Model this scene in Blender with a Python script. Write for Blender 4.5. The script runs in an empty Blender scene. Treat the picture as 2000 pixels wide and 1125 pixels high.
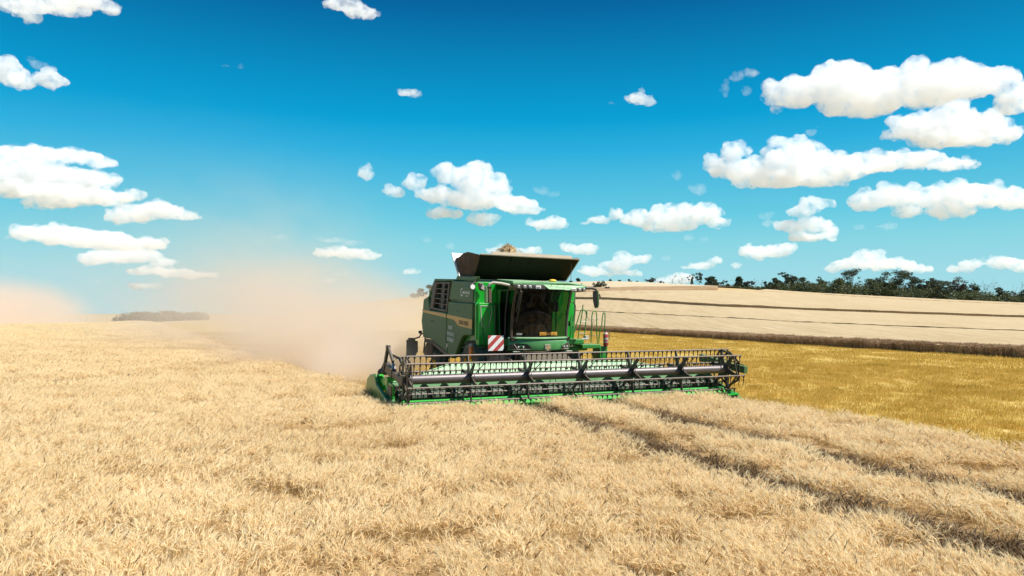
import bpy, bmesh, math, random
import numpy as np
from mathutils import Vector, Matrix, noise

sc = bpy.context.scene
COL = sc.collection
PI = math.pi
F = 1400.0
CAM_Z = 2.75
PITCH = math.atan(49.5 / F)
HOR = 612.0
TH = math.radians(21.5)
ORG = Vector((1.88, 19.24, 0.0))
CT, ST = math.cos(TH), math.sin(TH)
SUN_DIR = Vector((.528, -.222, .82)).normalized()
rng = random.Random(7)
nrng = np.random.default_rng(11)


def ray(px, py):
    u = (px - 1000) / F
    v = (562.5 - py) / F
    return Vector((u, math.cos(PITCH) - v * math.sin(PITCH), math.sin(PITCH) + v * math.cos(PITCH)))


def to_local(X, Y):
    dx, dy = X - ORG.x, Y - ORG.y
    return dx * CT + dy * ST, -dx * ST + dy * CT


def to_world(x, y):
    return ORG.x + x * CT - y * ST, ORG.y + x * ST + y * CT


# ------------------------------------------------------------------ tagging
def tag(o, label=None, cat=None, group=None, kind=None):
    if label: o['label'] = label
    if cat: o['category'] = cat
    if group: o['group'] = group
    if kind: o['kind'] = kind
    return o


def empty(name, loc=(0, 0, 0), rz=0):
    o = bpy.data.objects.new(name, None)
    COL.objects.link(o)
    o.location = loc
    o.rotation_euler = (0, 0, rz)
    o.empty_display_size = .2
    return o


def link_mesh(name, me, parent=None):
    o = bpy.data.objects.new(name, me)
    COL.objects.link(o)
    if parent is not None: o.parent = parent
    return o


# ------------------------------------------------------------------ materials
def new_mat(name):
    m = bpy.data.materials.new(name)
    m.use_nodes = True
    return m, m.node_tree, m.node_tree.nodes['Principled BSDF']


def lk(nt, a, b): nt.links.new(a, b)


def node(nt, kind, **kw):
    n = nt.nodes.new(kind)
    for k, v in kw.items(): setattr(n, k, v)
    return n


def noise_node(nt, vec, scale, detail=4, rough=.55, dist=0):
    n = node(nt, 'ShaderNodeTexNoise')
    n.inputs['Scale'].default_value = scale
    n.inputs['Detail'].default_value = detail
    n.inputs['Roughness'].default_value = rough
    n.inputs['Distortion'].default_value = dist
    if vec is not None: lk(nt, vec, n.inputs['Vector'])
    return n.outputs['Fac']


def ramp(nt, fac, stops):
    r = node(nt, 'ShaderNodeValToRGB')
    e = r.color_ramp.elements
    while len(e) < len(stops): e.new(.5)
    for el, (p, c) in zip(e, stops):
        el.position = p
        el.color = (*c, 1)
    lk(nt, fac, r.inputs[0])
    return r.outputs[0]


def maprange(nt, v, a, b, c=0., d=1., smooth=False):
    n = node(nt, 'ShaderNodeMapRange')
    if smooth: n.interpolation_type = 'SMOOTHSTEP'
    lk(nt, v, n.inputs[0])
    for i, x in zip((1, 2, 3, 4), (a, b, c, d)): n.inputs[i].default_value = x
    return n.outputs[0]


def mix(nt, fac, a, b):
    n = node(nt, 'ShaderNodeMix', data_type='RGBA')
    for sock, v in ((n.inputs[0], fac), (n.inputs[6], a), (n.inputs[7], b)):
        if isinstance(v, (int, float)): sock.default_value = v
        elif isinstance(v, tuple): sock.default_value = (*v, 1)
        else: lk(nt, v, sock)
    return n.outputs[2]


def math_node(nt, op, a, b=None):
    n = node(nt, 'ShaderNodeMath', operation=op)
    for i, v in enumerate((a, b)):
        if v is None: continue
        if isinstance(v, (int, float)): n.inputs[i].default_value = v
        else: lk(nt, v, n.inputs[i])
    return n.outputs[0]


def bump(nt, bsdf, h, strength=.3, dist=.02):
    b = node(nt, 'ShaderNodeBump')
    b.inputs['Strength'].default_value = strength
    b.inputs['Distance'].default_value = dist
    lk(nt, h, b.inputs['Height'])
    lk(nt, b.outputs[0], bsdf.inputs['Normal'])


def paint(name, col, rough=.35, dust=.25, dust_up=.5, metal=0., scale=2.5, dustcol=(.42, .33, .21), spec=.5):
    """painted or bare metal with harvest dust: patches by noise, more on faces that look up"""
    m, nt, b = new_mat(name)
    tc = node(nt, 'ShaderNodeTexCoord').outputs['Object']
    n1 = noise_node(nt, tc, scale, 6, .65)
    n2 = noise_node(nt, tc, scale * 7, 4, .6)
    nz = node(nt, 'ShaderNodeNewGeometry')
    sep = node(nt, 'ShaderNodeSeparateXYZ')
    lk(nt, nz.outputs['True Normal'], sep.inputs[0])
    up = maprange(nt, sep.outputs[2], .05, .9, 0, dust_up)
    f = math_node(nt, 'ADD', maprange(nt, n1, .35, .75, dust * .35, dust), up)
    f = math_node(nt, 'MULTIPLY', f, maprange(nt, n2, .3, .7, .75, 1.15))
    f = math_node(nt, 'MINIMUM', f, .95)
    c0 = mix(nt, maprange(nt, n1, .3, .7), tuple(x * .88 for x in col), tuple(min(1, x * 1.1) for x in col))
    lk(nt, mix(nt, f, c0, dustcol), b.inputs['Base Color'])
    b.inputs['Metallic'].default_value = metal
    b.inputs['Specular IOR Level'].default_value = spec
    lk(nt, maprange(nt, f, 0, .8, rough, .85), b.inputs['Roughness'])
    bump(nt, b, n2, .05, .01)
    return m


M = {}
M['green'] = paint('green_paint', (.008, .20, .02), .32, .10, .2)
M['green_clean'] = paint('green_paint_clean', (.004, .34, .020), .3, .01, .06)
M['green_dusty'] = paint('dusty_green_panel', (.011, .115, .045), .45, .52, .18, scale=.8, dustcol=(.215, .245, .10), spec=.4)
M['green_roof'] = paint('roof_green_paint', (.02, .21, .04), .3, .16, .36, dustcol=(.5, .55, .40))
M['stripe'] = paint('stripe_yellow', (.62, .36, .05), .4, .25, .2)
M['amber'] = paint('plate_amber', (.60, .28, .02), .4, .12, .1)
M['black'] = paint('black_steel', (.012, .010, .012), .45, .12, .2)
M['rubber'] = paint('dusty_rubber', (.016, .014, .012), .85, .35, .35)
M['plastic'] = paint('dark_plastic', (.020, .017, .018), .5, .14, .2)
M['purple'] = paint('grille_frame_plastic', (.055, .045, .050), .6, .3, .2)
M['steel'] = paint('bare_steel', (.42, .40, .40), .38, .22, .2, metal=.75)
M['cab_trim'] = paint('dark_cab_trim', (.011, .010, .009), .85, .06, .05, spec=.2)
M['tine'] = paint('black_tine', (.008, .007, .008), .5, .06, .05)
M['tube'] = paint('dusty_reel_tube', (.10, .088, .092), .34, .25, .14, metal=.5, dustcol=(.28, .24, .22))
M['auger'] = paint('shade_dark_auger_green', (.012, .055, .02), .5, .3, .1, dustcol=(.16, .14, .08))  # green kept dark so its colour carries the reel's shade on the auger
M['bar'] = paint('worn_reel_bar', (.15, .125, .125), .4, .18, .2, metal=.5)
M['pale'] = paint('pale_painted_metal', (.42, .40, .36), .45, .25, .2)
M['galv'] = paint('galvanised_sheet', (.80, .79, .77), .45, .12, .06, metal=.1)
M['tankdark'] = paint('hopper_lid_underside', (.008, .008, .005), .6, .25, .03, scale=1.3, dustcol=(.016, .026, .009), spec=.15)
M['fabric'] = paint('brown_canvas', (.075, .048, .030), .9, .2, .1, scale=3, dustcol=(.16, .11, .07))
M['grey'] = paint('dusty_flap_metal', (.22, .185, .145), .6, .5, .3)
M['white'] = paint('white_lettering', (.80, .80, .78), .5, .1, .0)
M['dark'] = paint('dark_lettering', (.03, .025, .02), .5, .05, .0)
M['red'] = paint('extinguisher_red', (.34, .02, .025), .35, .2, .2)
M['orange'] = paint('orange_lens', (.75, .17, .01), .25, .05, .05)
M['yellow'] = paint('beacon_yellow', (.85, .55, .05), .3, .05, .1)
M['sheet'] = paint('dusty_header_sheet', (.14, .40, .15), .5, .35, .35, scale=1.5, dustcol=(.58, .66, .47))
M['lens'] = paint('lamp_lens', (.82, .80, .76), .15, .05, .05)
M['seat'] = paint('seat_cloth', (.02, .02, .022), .9, .08, .06)
M['straw'] = paint('loose_straw', (.50, .34, .16), .9, .3, .0, scale=9)


def stripes_mat():
    m, nt, b = new_mat('hazard_stripes')
    tc = node(nt, 'ShaderNodeTexCoord').outputs['Object']
    s = node(nt, 'ShaderNodeSeparateXYZ'); lk(nt, tc, s.inputs[0])
    d = math_node(nt, 'SUBTRACT', s.outputs[2], s.outputs[0])
    f = math_node(nt, 'FRACT', math_node(nt, 'MULTIPLY', math_node(nt, 'ADD', d, 20.085), 3.15))
    g = math_node(nt, 'GREATER_THAN', f, .5)
    n1 = noise_node(nt, tc, 6)
    dirt = maprange(nt, n1, .3, .8, .02, .3)
    c = mix(nt, g, (.78, .77, .74), (.42, .012, .02))
    lk(nt, mix(nt, dirt, c, (.42, .34, .24)), b.inputs['Base Color'])
    b.inputs['Roughness'].default_value = .35
    return m


M['hazard'] = stripes_mat()


def glass_mat(name, tint, dust):
    m, nt, b = new_mat(name)
    nt.nodes.remove(b)
    out = nt.nodes['Material Output']
    tr = node(nt, 'ShaderNodeBsdfTransparent'); tr.inputs[0].default_value = (*tint, 1)
    gl = node(nt, 'ShaderNodeBsdfGlossy'); gl.inputs['Roughness'].default_value = .03; gl.inputs[0].default_value = (.55, .55, .55, 1)
    df = node(nt, 'ShaderNodeBsdfDiffuse'); df.inputs[0].default_value = (.40, .32, .22, 1)
    fr = node(nt, 'ShaderNodeLayerWeight'); fr.inputs[0].default_value = .5
    tc = node(nt, 'ShaderNodeTexCoord').outputs['Object']
    s = node(nt, 'ShaderNodeSeparateXYZ'); lk(nt, tc, s.inputs[0])
    low = maprange(nt, s.outputs[2], 2.0, 3.0, dust, dust * .15)
    mp = node(nt, 'ShaderNodeMapping'); mp.inputs['Scale'].default_value = (5, 5, 1.2); lk(nt, tc, mp.inputs[0])
    f = math_node(nt, 'MULTIPLY', low, maprange(nt, noise_node(nt, mp.outputs[0], 1.6, 5, .6), .3, .75, .25, 1.3))
    m1 = node(nt, 'ShaderNodeMixShader'); lk(nt, math_node(nt, 'ADD', math_node(nt, 'MULTIPLY', math_node(nt, 'POWER', fr.outputs['Facing'], 4.), .35), .04), m1.inputs[0]); lk(nt, tr.outputs[0], m1.inputs[1]); lk(nt, gl.outputs[0], m1.inputs[2])
    m2 = node(nt, 'ShaderNodeMixShader'); lk(nt, f, m2.inputs[0]); lk(nt, m1.outputs[0], m2.inputs[1]); lk(nt, df.outputs[0], m2.inputs[2])
    lk(nt, m2.outputs[0], out.inputs[0])
    return m


M['glass'] = glass_mat('tinted_windscreen', (.27, .29, .28), .05)
M['sideglass'] = glass_mat('tinted_side_glass', (.12, .14, .13), .015)
M['farglass'] = glass_mat('clear_side_glass', (.62, .66, .62), .008)


# ------------------------------------------------------------------ mesh builder
class MB:
    def __init__(s):
        s.bm = bmesh.new()
        s.mi = 0

    def _mark(s, n0):
        s.bm.faces.ensure_lookup_table()
        for f in s.bm.faces[n0:]: f.material_index = s.mi

    def box(s, c, size, rot=None):
        n0 = len(s.bm.faces)
        Mx = Matrix.Translation(c)
        if rot is not None: Mx = Mx @ rot
        Mx = Mx @ Matrix.Diagonal((*size, 1))
        bmesh.ops.create_cube(s.bm, size=1, matrix=Mx)
        s._mark(n0); return s

    def beam(s, p0, p1, w, h, up=(0, 0, 1)):
        p0, p1 = Vector(p0), Vector(p1)
        d = (p1 - p0); L = d.length; d.normalize()
        side = d.cross(Vector(up))
        if side.length < 1e-4: side = d.cross(Vector((1, 0, 0)))
        side.normalize(); u = side.cross(d)
        R = Matrix((side, d, u)).transposed().to_4x4()
        return s.box((p0 + p1) / 2, (w, L, h), R)

    def prism(s, pts, off):
        n0 = len(s.bm.faces)
        off = Vector(off)
        a = [s.bm.verts.new(Vector(p)) for p in pts]
        b = [s.bm.verts.new(Vector(p) + off) for p in pts]
        s.bm.faces.new(a); s.bm.faces.new(list(reversed(b)))
        n = len(a)
        for i in range(n): s.bm.faces.new((a[i], b[i], b[(i + 1) % n], a[(i + 1) % n]))
        s._mark(n0); return s

    def quad(s, *pts):
        n0 = len(s.bm.faces)
        s.bm.faces.new([s.bm.verts.new(Vector(p)) for p in pts])
        s._mark(n0); return s

    def tube(s, pts, r, seg=8, caps=True):
        n0 = len(s.bm.faces)
        pts = [Vector(p) for p in pts]
        rs = r if isinstance(r, (list, tuple)) else [r] * len(pts)
        rings = []; prev = None
        for i, p in enumerate(pts):
            d = (pts[min(i + 1, len(pts) - 1)] - pts[max(i - 1, 0)]).normalized()
            if prev is None:
                ref = Vector((0, 0, 1)) if abs(d.z) < .9 else Vector((1, 0, 0))
                a = d.cross(ref).normalized()
            else:
                a = (prev - d * prev.dot(d)).normalized()
            prev = a
            b = d.cross(a)
            rings.append([s.bm.verts.new(p + (a * math.cos(2 * PI * k / seg) + b * math.sin(2 * PI * k / seg)) * rs[i]) for k in range(seg)])
        for i in range(len(rings) - 1):
            for k in range(seg):
                s.bm.faces.new((rings[i][k], rings[i][(k + 1) % seg], rings[i + 1][(k + 1) % seg], rings[i + 1][k]))
        if caps:
            s.bm.faces.new(list(reversed(rings[0]))); s.bm.faces.new(rings[-1])
        s._mark(n0); return s

    def lathe(s, prof, origin, axis='X', seg=32):
        """prof: (along, radius) pairs, closed at both ends when radius is 0"""
        n0 = len(s.bm.faces)
        o = Vector(origin)
        ax = {'X': Vector((1, 0, 0)), 'Y': Vector((0, 1, 0)), 'Z': Vector((0, 0, 1))}[axis]
        a = {'X': Vector((0, 1, 0)), 'Y': Vector((0, 0, 1)), 'Z': Vector((1, 0, 0))}[axis]
        b = ax.cross(a)
        rings = [[s.bm.verts.new(o + ax * t + (a * math.cos(2 * PI * k / seg) + b * math.sin(2 * PI * k / seg)) * max(r, 1e-4)) for k in range(seg)] for t, r in prof]
        for i in range(len(rings) - 1):
            for k in range(seg):
                s.bm.faces.new((rings[i][k], rings[i][(k + 1) % seg], rings[i + 1][(k + 1) % seg], rings[i + 1][k]))
        s._mark(n0); return s

    def ico(s, c, r, sub=2, sc3=(1, 1, 1)):
        n0 = len(s.bm.faces)
        bmesh.ops.create_icosphere(s.bm, subdivisions=sub, radius=r, matrix=Matrix.Translation(c) @ Matrix.Diagonal((*sc3, 1)))
        s._mark(n0); return s

    def build(s, name, mat, parent=None, bevel=0, smooth=False, seg=2):
        bm = s.bm
        bmesh.ops.recalc_face_normals(bm, faces=bm.faces)
        if bevel:
            bmesh.ops.bevel(bm, geom=[e for e in bm.edges if e.is_manifold and e.calc_face_angle(0) > .5], offset=bevel, segments=seg, affect='EDGES', profile=.5, clamp_overlap=True)
        me = bpy.data.meshes.new(name)
        bm.to_mesh(me); bm.free()
        for mm in (mat if isinstance(mat, (list, tuple)) else [mat]): me.materials.append(mm)
        if smooth:
            me.polygons.foreach_set('use_smooth', [True] * len(me.polygons))
            try: me.set_sharp_from_angle(angle=math.radians(35))
            except Exception: pass
        return link_mesh(name, me, parent)


def text_mesh(name, body, size, place, mat, parent, squeeze=1.0, thick=.004):
    """flat lettering; place(tx, ty) gives the local point of a letter point"""
    cu = bpy.data.curves.new(name + '_curve', 'FONT')
    cu.body = body; cu.size = size; cu.align_x = 'LEFT'; cu.extrude = thick / 2
    o = bpy.data.objects.new(name + '_curve', cu)
    COL.objects.link(o)
    dg = bpy.context.evaluated_depsgraph_get()
    me = bpy.data.meshes.new_from_object(o.evaluated_get(dg))
    COL.objects.unlink(o); bpy.data.objects.remove(o)
    for v in me.vertices:
        v.co = Vector(place(v.co.x * squeeze, v.co.y, v.co.z))
    me.materials.clear(); me.materials.append(mat)
    me.name = name
    return link_mesh(name, me, parent)


# ------------------------------------------------------------------ camera, world, sun
cam = bpy.data.cameras.new('camera')
cam_o = bpy.data.objects.new('camera', cam)
COL.objects.link(cam_o)
cam.sensor_width = 36; cam.lens = 36 * F / 2000; cam.clip_start = .1; cam.clip_end = 60000
cam_o.location = (0, 0, CAM_Z); cam_o.rotation_euler = (PI / 2 + PITCH, 0, 0)
sc.camera = cam_o

world = bpy.data.worlds.new('World'); sc.world = world; world.use_nodes = True
nt = world.node_tree
bg = nt.nodes['Background']
sky = node(nt, 'ShaderNodeTexSky', sky_type='NISHITA', sun_disc=False)
sky.sun_elevation = math.asin(SUN_DIR.z); sky.sun_rotation = math.atan2(SUN_DIR.x, SUN_DIR.y)
sky.altitude = 300; sky.air_density = 1.0; sky.dust_density = .12; sky.ozone_density = 3.0
gc = node(nt, 'ShaderNodeTexCoord').outputs['Generated']
sp = node(nt, 'ShaderNodeSeparateXYZ'); lk(nt, gc, sp.inputs[0])
band = ramp(nt, math_node(nt, 'MAXIMUM', sp.outputs[2], 0.), [(0, (.50, .88, .97)), (.05, (.42, .86, .96)), (.095, (.30, .81, .94)), (.13, (.17, .73, .93)), (.217, (.03, .53, .89)), (.26, (0, .43, .81)), (.40, (0, .155, .42)), (.7, (0, .09, .29)), (1, (0, .07, .25))])
bs = node(nt, 'ShaderNodeVectorMath', operation='SCALE'); lk(nt, band, bs.inputs[0]); bs.inputs['Scale'].default_value = 7.7
mixs = mix(nt, .98, sky.outputs[0], bs.outputs[0])
lk(nt, mixs, bg.inputs[0])
bg.inputs[1].default_value = .07

L = bpy.data.lights.new('sun', 'SUN'); L.energy = 5.0; L.angle = math.radians(.5); L.color = (1, .97, .915)
lo = bpy.data.objects.new('sun', L); COL.objects.link(lo)
lo.rotation_euler = SUN_DIR.to_track_quat('Z', 'Y').to_euler()
sc.view_settings.view_transform = 'Standard'; sc.view_settings.look = 'None'
sc.view_settings.exposure = .62; sc.view_settings.gamma = 1
sc.cycles.max_bounces = 32; sc.cycles.diffuse_bounces = 6; sc.cycles.glossy_bounces = 3
sc.cycles.transmission_bounces = 6; sc.cycles.volume_bounces = 18; sc.cycles.transparent_max_bounces = 16
sc.cycles.use_denoising = True
sc.cycles.volume_max_steps = 256


# ------------------------------------------------------------------ terrain
SKY_T = np.array([(-500, 645), (0, 632), (200, 629), (400, 621), (500, 613), (560, 606), (620, 601), (700, 590), (780, 580), (860, 570), (1000, 557),
                  (1120, 549), (1180, 547.5), (1240, 549), (1300, 553), (1440, 560), (1560, 569.5), (1700, 577), (1850, 584.5), (2000, 591), (2300, 602), (2700, 612)], float)
_pxs = np.arange(-500, 2701, 10.)
_sk = np.interp(_pxs, SKY_T[:, 0], SKY_T[:, 1])
_ker = np.hanning(13); _ker /= _ker.sum()
_sk = np.convolve(np.pad(_sk, 6, mode='edge'), _ker, 'valid')
CANOPY = .62


def smooth01(t):
    t = np.clip(t, 0, 1); return t * t * (3 - 2 * t)


def crest_dist(px): return np.interp(px, [400, 700, 900, 1180, 2000, 2600], [430, 420, 350, 300, 262, 255])


def terrain(X, Y):
    X = np.asarray(X, float); Y = np.asarray(Y, float)
    Ys = np.maximum(Y, 8.)
    u = np.clip(X / Ys, -1.2, 1.2)
    px = 1000 + F * u
    ys = np.interp(px, _pxs, _sk)
    Y1 = crest_dist(px)
    Y0 = np.clip(43.4 / np.maximum(u + .2865, .05), 30, 170)
    H = CAM_Z - CANOPY + (HOR - ys) / F * Y1
    t = (Y - Y0) / (Y1 - Y0)
    tc = np.clip(t, 0, 1)
    f = 1.10 * tc - .10 * tc * tc
    f = np.where(t < .06, 1.10 * np.clip(t, 0, 1) ** 2 / .12 * 1.0, f - .033)
    hill = H * f / .967
    hill = hill - np.maximum(Y - Y1, 0) * .05
    wl = smooth01((px - 440) / 110.)
    Yf = np.interp(px, [-300, 0, 200, 400, 520], [110, 140, 165, 300, 330])
    fall = -np.maximum(Y - Yf, 0) * .045
    z = wl * hill + (1 - wl) * fall
    z = np.where(Y < 20, 0, z)
    floor_z = -14.0
    z = np.where(z < floor_z + 6, floor_z + 6 * np.exp((np.minimum(z - floor_z - 6, 0)) / 6), z)
    return z


def tz(X, Y): return float(terrain(X, Y))


def ground_hit(px, py, off=0.):
    d = ray(px, py)
    t = 5.; prev = t
    while t < 700:
        p = Vector((0, 0, CAM_Z)) + d * t
        if p.z < tz(p.x, p.y) + off:
            a, b = prev, t
            for _ in range(25):
                m_ = (a + b) / 2; p = Vector((0, 0, CAM_Z)) + d * m_
                if p.z < tz(p.x, p.y) + off: b = m_
                else: a = m_
            return Vector((0, 0, CAM_Z)) + d * b
        prev = t; t *= 1.01
    return None


def grid_mesh(name, xs, ys, zf, mats, keep=None, matf=None):
    nx, ny = len(xs), len(ys)
    GX, GY = np.meshgrid(xs, ys)
    Z = zf(GX, GY)
    V = np.stack([GX.ravel(), GY.ravel(), Z.ravel()], 1)
    i = np.arange(nx * ny).reshape(ny, nx)
    Q = np.stack([i[:-1, :-1].ravel(), i[:-1, 1:].ravel(), i[1:, 1:].ravel(), i[1:, :-1].ravel()], 1)
    if keep is not None:
        Q = Q[keep(V[Q].mean(1))]
    me = bpy.data.meshes.new(name)
    me.from_pydata(V.tolist(), [], Q.tolist())
    for m_ in mats: me.materials.append(m_)
    me.polygons.foreach_set('use_smooth', [True] * len(me.polygons))
    return me


def soil_mat(name, stops, scale=.8, streak=None, bs=.3):
    m, nt, b = new_mat(name)
    tc = node(nt, 'ShaderNodeTexCoord').outputs['Object']
    n1 = noise_node(nt, tc, scale, 8, .7)
    n2 = noise_node(nt, tc, scale * .06, 4, .6)
    f = math_node(nt, 'ADD', math_node(nt, 'MULTIPLY', n1, .7), math_node(nt, 'MULTIPLY', n2, .3))
    if streak:
        mp = node(nt, 'ShaderNodeMapping'); mp.inputs['Rotation'].default_value = (0, 0, -TH)
        mp.inputs['Scale'].default_value = streak; lk(nt, tc, mp.inputs[0])
        n3 = noise_node(nt, mp.outputs[0], 1, 4, .6)
        f = math_node(nt, 'ADD', math_node(nt, 'MULTIPLY', f, .6), math_node(nt, 'MULTIPLY', n3, .4))
    lk(nt, ramp(nt, f, stops), b.inputs['Base Color'])
    b.inputs['Roughness'].default_value = .95
    b.inputs['Specular IOR Level'].default_value = .1
    bump(nt, b, n1, bs, .08)
    return m


M['soil'] = soil_mat('straw_covered_soil', [(.3, (.30, .20, .09)), (.5, (.46, .33, .16)), (.7, (.58, .45, .26))], 1.2)
M['farland'] = soil_mat('pale_dry_land', [(.3, (.34, .26, .14)), (.5, (.42, .33, .19)), (.7, (.48, .39, .24))], .05)
M['stubble_soil'] = soil_mat('stubble_soil', [(.32, (.22, .14, .028)), (.48, (.43, .29, .065)), (.66, (.64, .48, .2))], 4.5, (2.2, .12, 1))
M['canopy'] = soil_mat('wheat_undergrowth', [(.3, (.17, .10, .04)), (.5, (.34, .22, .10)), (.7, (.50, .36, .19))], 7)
M['hillwheat'] = soil_mat('ripe_wheat_far', [(.3, (.35, .255, .135)), (.5, (.44, .335, .195)), (.7, (.51, .405, .25))], 1.1, (.6, .05, 1), .6)
M['palefield'] = soil_mat('pale_cut_field', [(.3, (.42, .325, .20)), (.5, (.49, .395, .26)), (.7, (.55, .455, .31))], .5, (.4, .03, 1))
M['track_shade_soil'] = soil_mat('shade_dark_wheel_track_soil', [(.3, (.055, .034, .017)), (.5, (.10, .065, .034)), (.7, (.19, .13, .07))], 6)  # brown soil, darkened further to carry the shade in the wheel-track gaps
M['track'] = soil_mat('bare_brown_track', [(.3, (.20, .125, .065)), (.5, (.31, .21, .115)), (.7, (.42, .30, .18))], .5)


def spaced(a, b, near, far_step, pivot=0.):
    """coordinates from a to b, fine near pivot and coarser away from it"""
    out = [pivot]; x = pivot; s = near
    while x < b:
        x += s; s = min(s * 1.06, far_step); out.append(min(x, b))
    x = pivot; s = near; lo_ = []
    while x > a:
        x -= s; s = min(s * 1.06, far_step); lo_.append(max(x, a))
    return np.array(sorted(set(lo_ + out)))


xs = np.concatenate([np.array([-9000, -5000, -3000, -2000, -1400]), np.arange(-1000, -300, 30), np.arange(-300, 400, 5.), np.arange(400, 1001, 30), np.array([1400, 2000, 3000, 5000, 9000])])
ys_ = np.concatenate([np.array([-900, -400, -150, -60, -20.]), np.arange(0, 120, 3.), np.arange(120, 520, 5.), np.arange(520, 1000, 30), np.array([1200, 1500, 2000, 3000, 5000, 9000, 15000])])


def ground_z(X, Y): return np.where(np.hypot(X, Y) > 1100, -13., terrain(X, Y))


g = link_mesh('ground', grid_mesh('ground', xs, ys_, ground_z, [M['soil'], M['farland']]))
tag(g, kind='structure')
cent = np.array([p.center[:2] for p in g.data.polygons])
g.data.polygons.foreach_set('material_index', ((cent[:, 1] > 330) | (np.abs(cent[:, 0]) > 330)).astype(int))

# ------------------------------------------------------------------ wheat and stubble
CUT_X = 3.65
BAND = [ground_hit(*p) for p in ((1120, 645.2), (1200, 650.3), (1380, 662), (1560, 674), (1780, 687.5), (2000, 701))]


def left_edge(y): return np.interp(y, [-60, 4, 8, 15, 32, 57, 130, 400], [-5.1, -5.1, -5.6, -6.7, -9.0, -11.5, -20, -55])


def wheat_mask(x, y, pad=0.):
    """standing wheat in the combine's frame: everything ahead of the header left of the cut edge, and the uncut land beside it"""
    left = x < left_edge(y) - pad
    ahead = (y < -.50 - pad) & (x < CUT_X - pad)
    return left | ahead


TRAMS = (-1.85, .25)


def tram_dist(x, y):
    wob = .05 * np.sin(y * .9) + .03 * np.sin(y * 2.3 + 1)
    d = np.minimum(np.abs(x - TRAMS[0] - wob), np.abs(x - TRAMS[1] - wob))
    return np.where(y < -.38, d, 9.)


def canopy_h(x, y, X, Y):
    d = np.hypot(X, Y)
    base = np.interp(d, [0, 40, 110, 200], [.33, .42, .56, .62])
    r = np.sin(x * 3.1 + y * 1.3) * np.sin(y * 2.7 - x * 1.1) * .03
    t = smooth01((tram_dist(x, y) - .30) / .14)
    return (base + r) * t + .02


lx = np.concatenate([spaced(-420, 0, .22, 9, -4.)[:-1], np.arange(0, CUT_X + .01, .1215)])
lx = np.array(sorted(set(np.round(np.concatenate([lx, np.arange(-6, CUT_X + .01, .12)]), 3))))
ly = spaced(-60, 420, .3, 9, -8.)
GX, GY = np.meshgrid(lx, ly)
WX, WY = to_world(GX, GY)
Zc = terrain(WX, WY) + canopy_h(GX, GY, WX, WY)
inside = wheat_mask(GX, GY)
Zc = np.where(inside, Zc, terrain(WX, WY) + .01)
V = np.stack([WX.ravel(), WY.ravel(), Zc.ravel()], 1)
ii = np.arange(GX.size).reshape(GX.shape)
Q = np.stack([ii[:-1, :-1].ravel(), ii[:-1, 1:].ravel(), ii[1:, 1:].ravel(), ii[1:, :-1].ravel()], 1)
Q = Q[inside.ravel()[Q].any(1)]
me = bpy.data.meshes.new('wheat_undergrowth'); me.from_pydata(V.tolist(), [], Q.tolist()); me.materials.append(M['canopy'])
me.materials.append(M['hillwheat']); me.materials.append(M['track_shade_soil'])
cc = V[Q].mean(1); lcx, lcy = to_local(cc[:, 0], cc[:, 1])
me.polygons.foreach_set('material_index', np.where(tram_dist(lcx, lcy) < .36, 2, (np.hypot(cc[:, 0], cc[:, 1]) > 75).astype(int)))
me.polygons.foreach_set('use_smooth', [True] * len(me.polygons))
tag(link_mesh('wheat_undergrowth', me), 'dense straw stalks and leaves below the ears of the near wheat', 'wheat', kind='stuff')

# stubble sheet, 2 cm above the soil, from the cut edge to the far standing wheat and behind the machine
sx = np.concatenate([np.arange(-30, 4, 1.), np.arange(4, 46, 1.5)]); sy = np.concatenate([np.arange(-40, 60, 1.5), np.arange(60, 200, 4.)])
GX, GY = np.meshgrid(sx, sy); WX, WY = to_world(GX, GY)
Zs = terrain(WX, WY) + .02
V = np.stack([WX.ravel(), WY.ravel(), Zs.ravel()], 1); ii = np.arange(GX.size).reshape(GX.shape)
Q = np.stack([ii[:-1, :-1].ravel(), ii[:-1, 1:].ravel(), ii[1:, 1:].ravel(), ii[1:, :-1].ravel()], 1)
cx_ = GX.ravel()[Q].mean(1); cy_ = GY.ravel()[Q].mean(1)
Q = Q[(~wheat_mask(cx_, cy_, 1.6)) & ((cy_ > -1) | (cx_ > CUT_X - 1))]
me = bpy.data.meshes.new('stubble_field'); me.from_pydata(V.tolist(), [], Q.tolist()); me.materials.append(M['stubble_soil'])
tag(link_mesh('stubble_field', me), kind='structure')


def straw_mat(name, lo, mid, hi, patch=.35, trans=.25, stemgrad=False):
    m, nt, b = new_mat(name)
    oi = node(nt, 'ShaderNodeObjectInfo').outputs['Random']
    geo = node(nt, 'ShaderNodeNewGeometry')
    rnd = geo.outputs['Random Per Island']
    pos = geo.outputs['Position']
    n1 = noise_node(nt, pos, patch, 3, .6)
    f = math_node(nt, 'ADD', math_node(nt, 'MULTIPLY', rnd, .5), math_node(nt, 'MULTIPLY', oi, .2))
    f = math_node(nt, 'ADD', f, maprange(nt, n1, .3, .7, 0, .3))
    c = ramp(nt, f, [(.08, lo), (.5, mid), (.92, hi)])
    lk(nt, c, b.inputs['Base Color'])
    b.inputs['Roughness'].default_value = .55
    b.inputs['Specular IOR Level'].default_value = .3
    if trans:
        out = nt.nodes['Material Output']
        tl = node(nt, 'ShaderNodeBsdfTranslucent'); lk(nt, c, tl.inputs[0])
        ms = node(nt, 'ShaderNodeMixShader'); ms.inputs[0].default_value = trans
        lk(nt, b.outputs[0], ms.inputs[1]); lk(nt, tl.outputs[0], ms.inputs[2]); lk(nt, ms.outputs[0], out.inputs[0])
    return m


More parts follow.
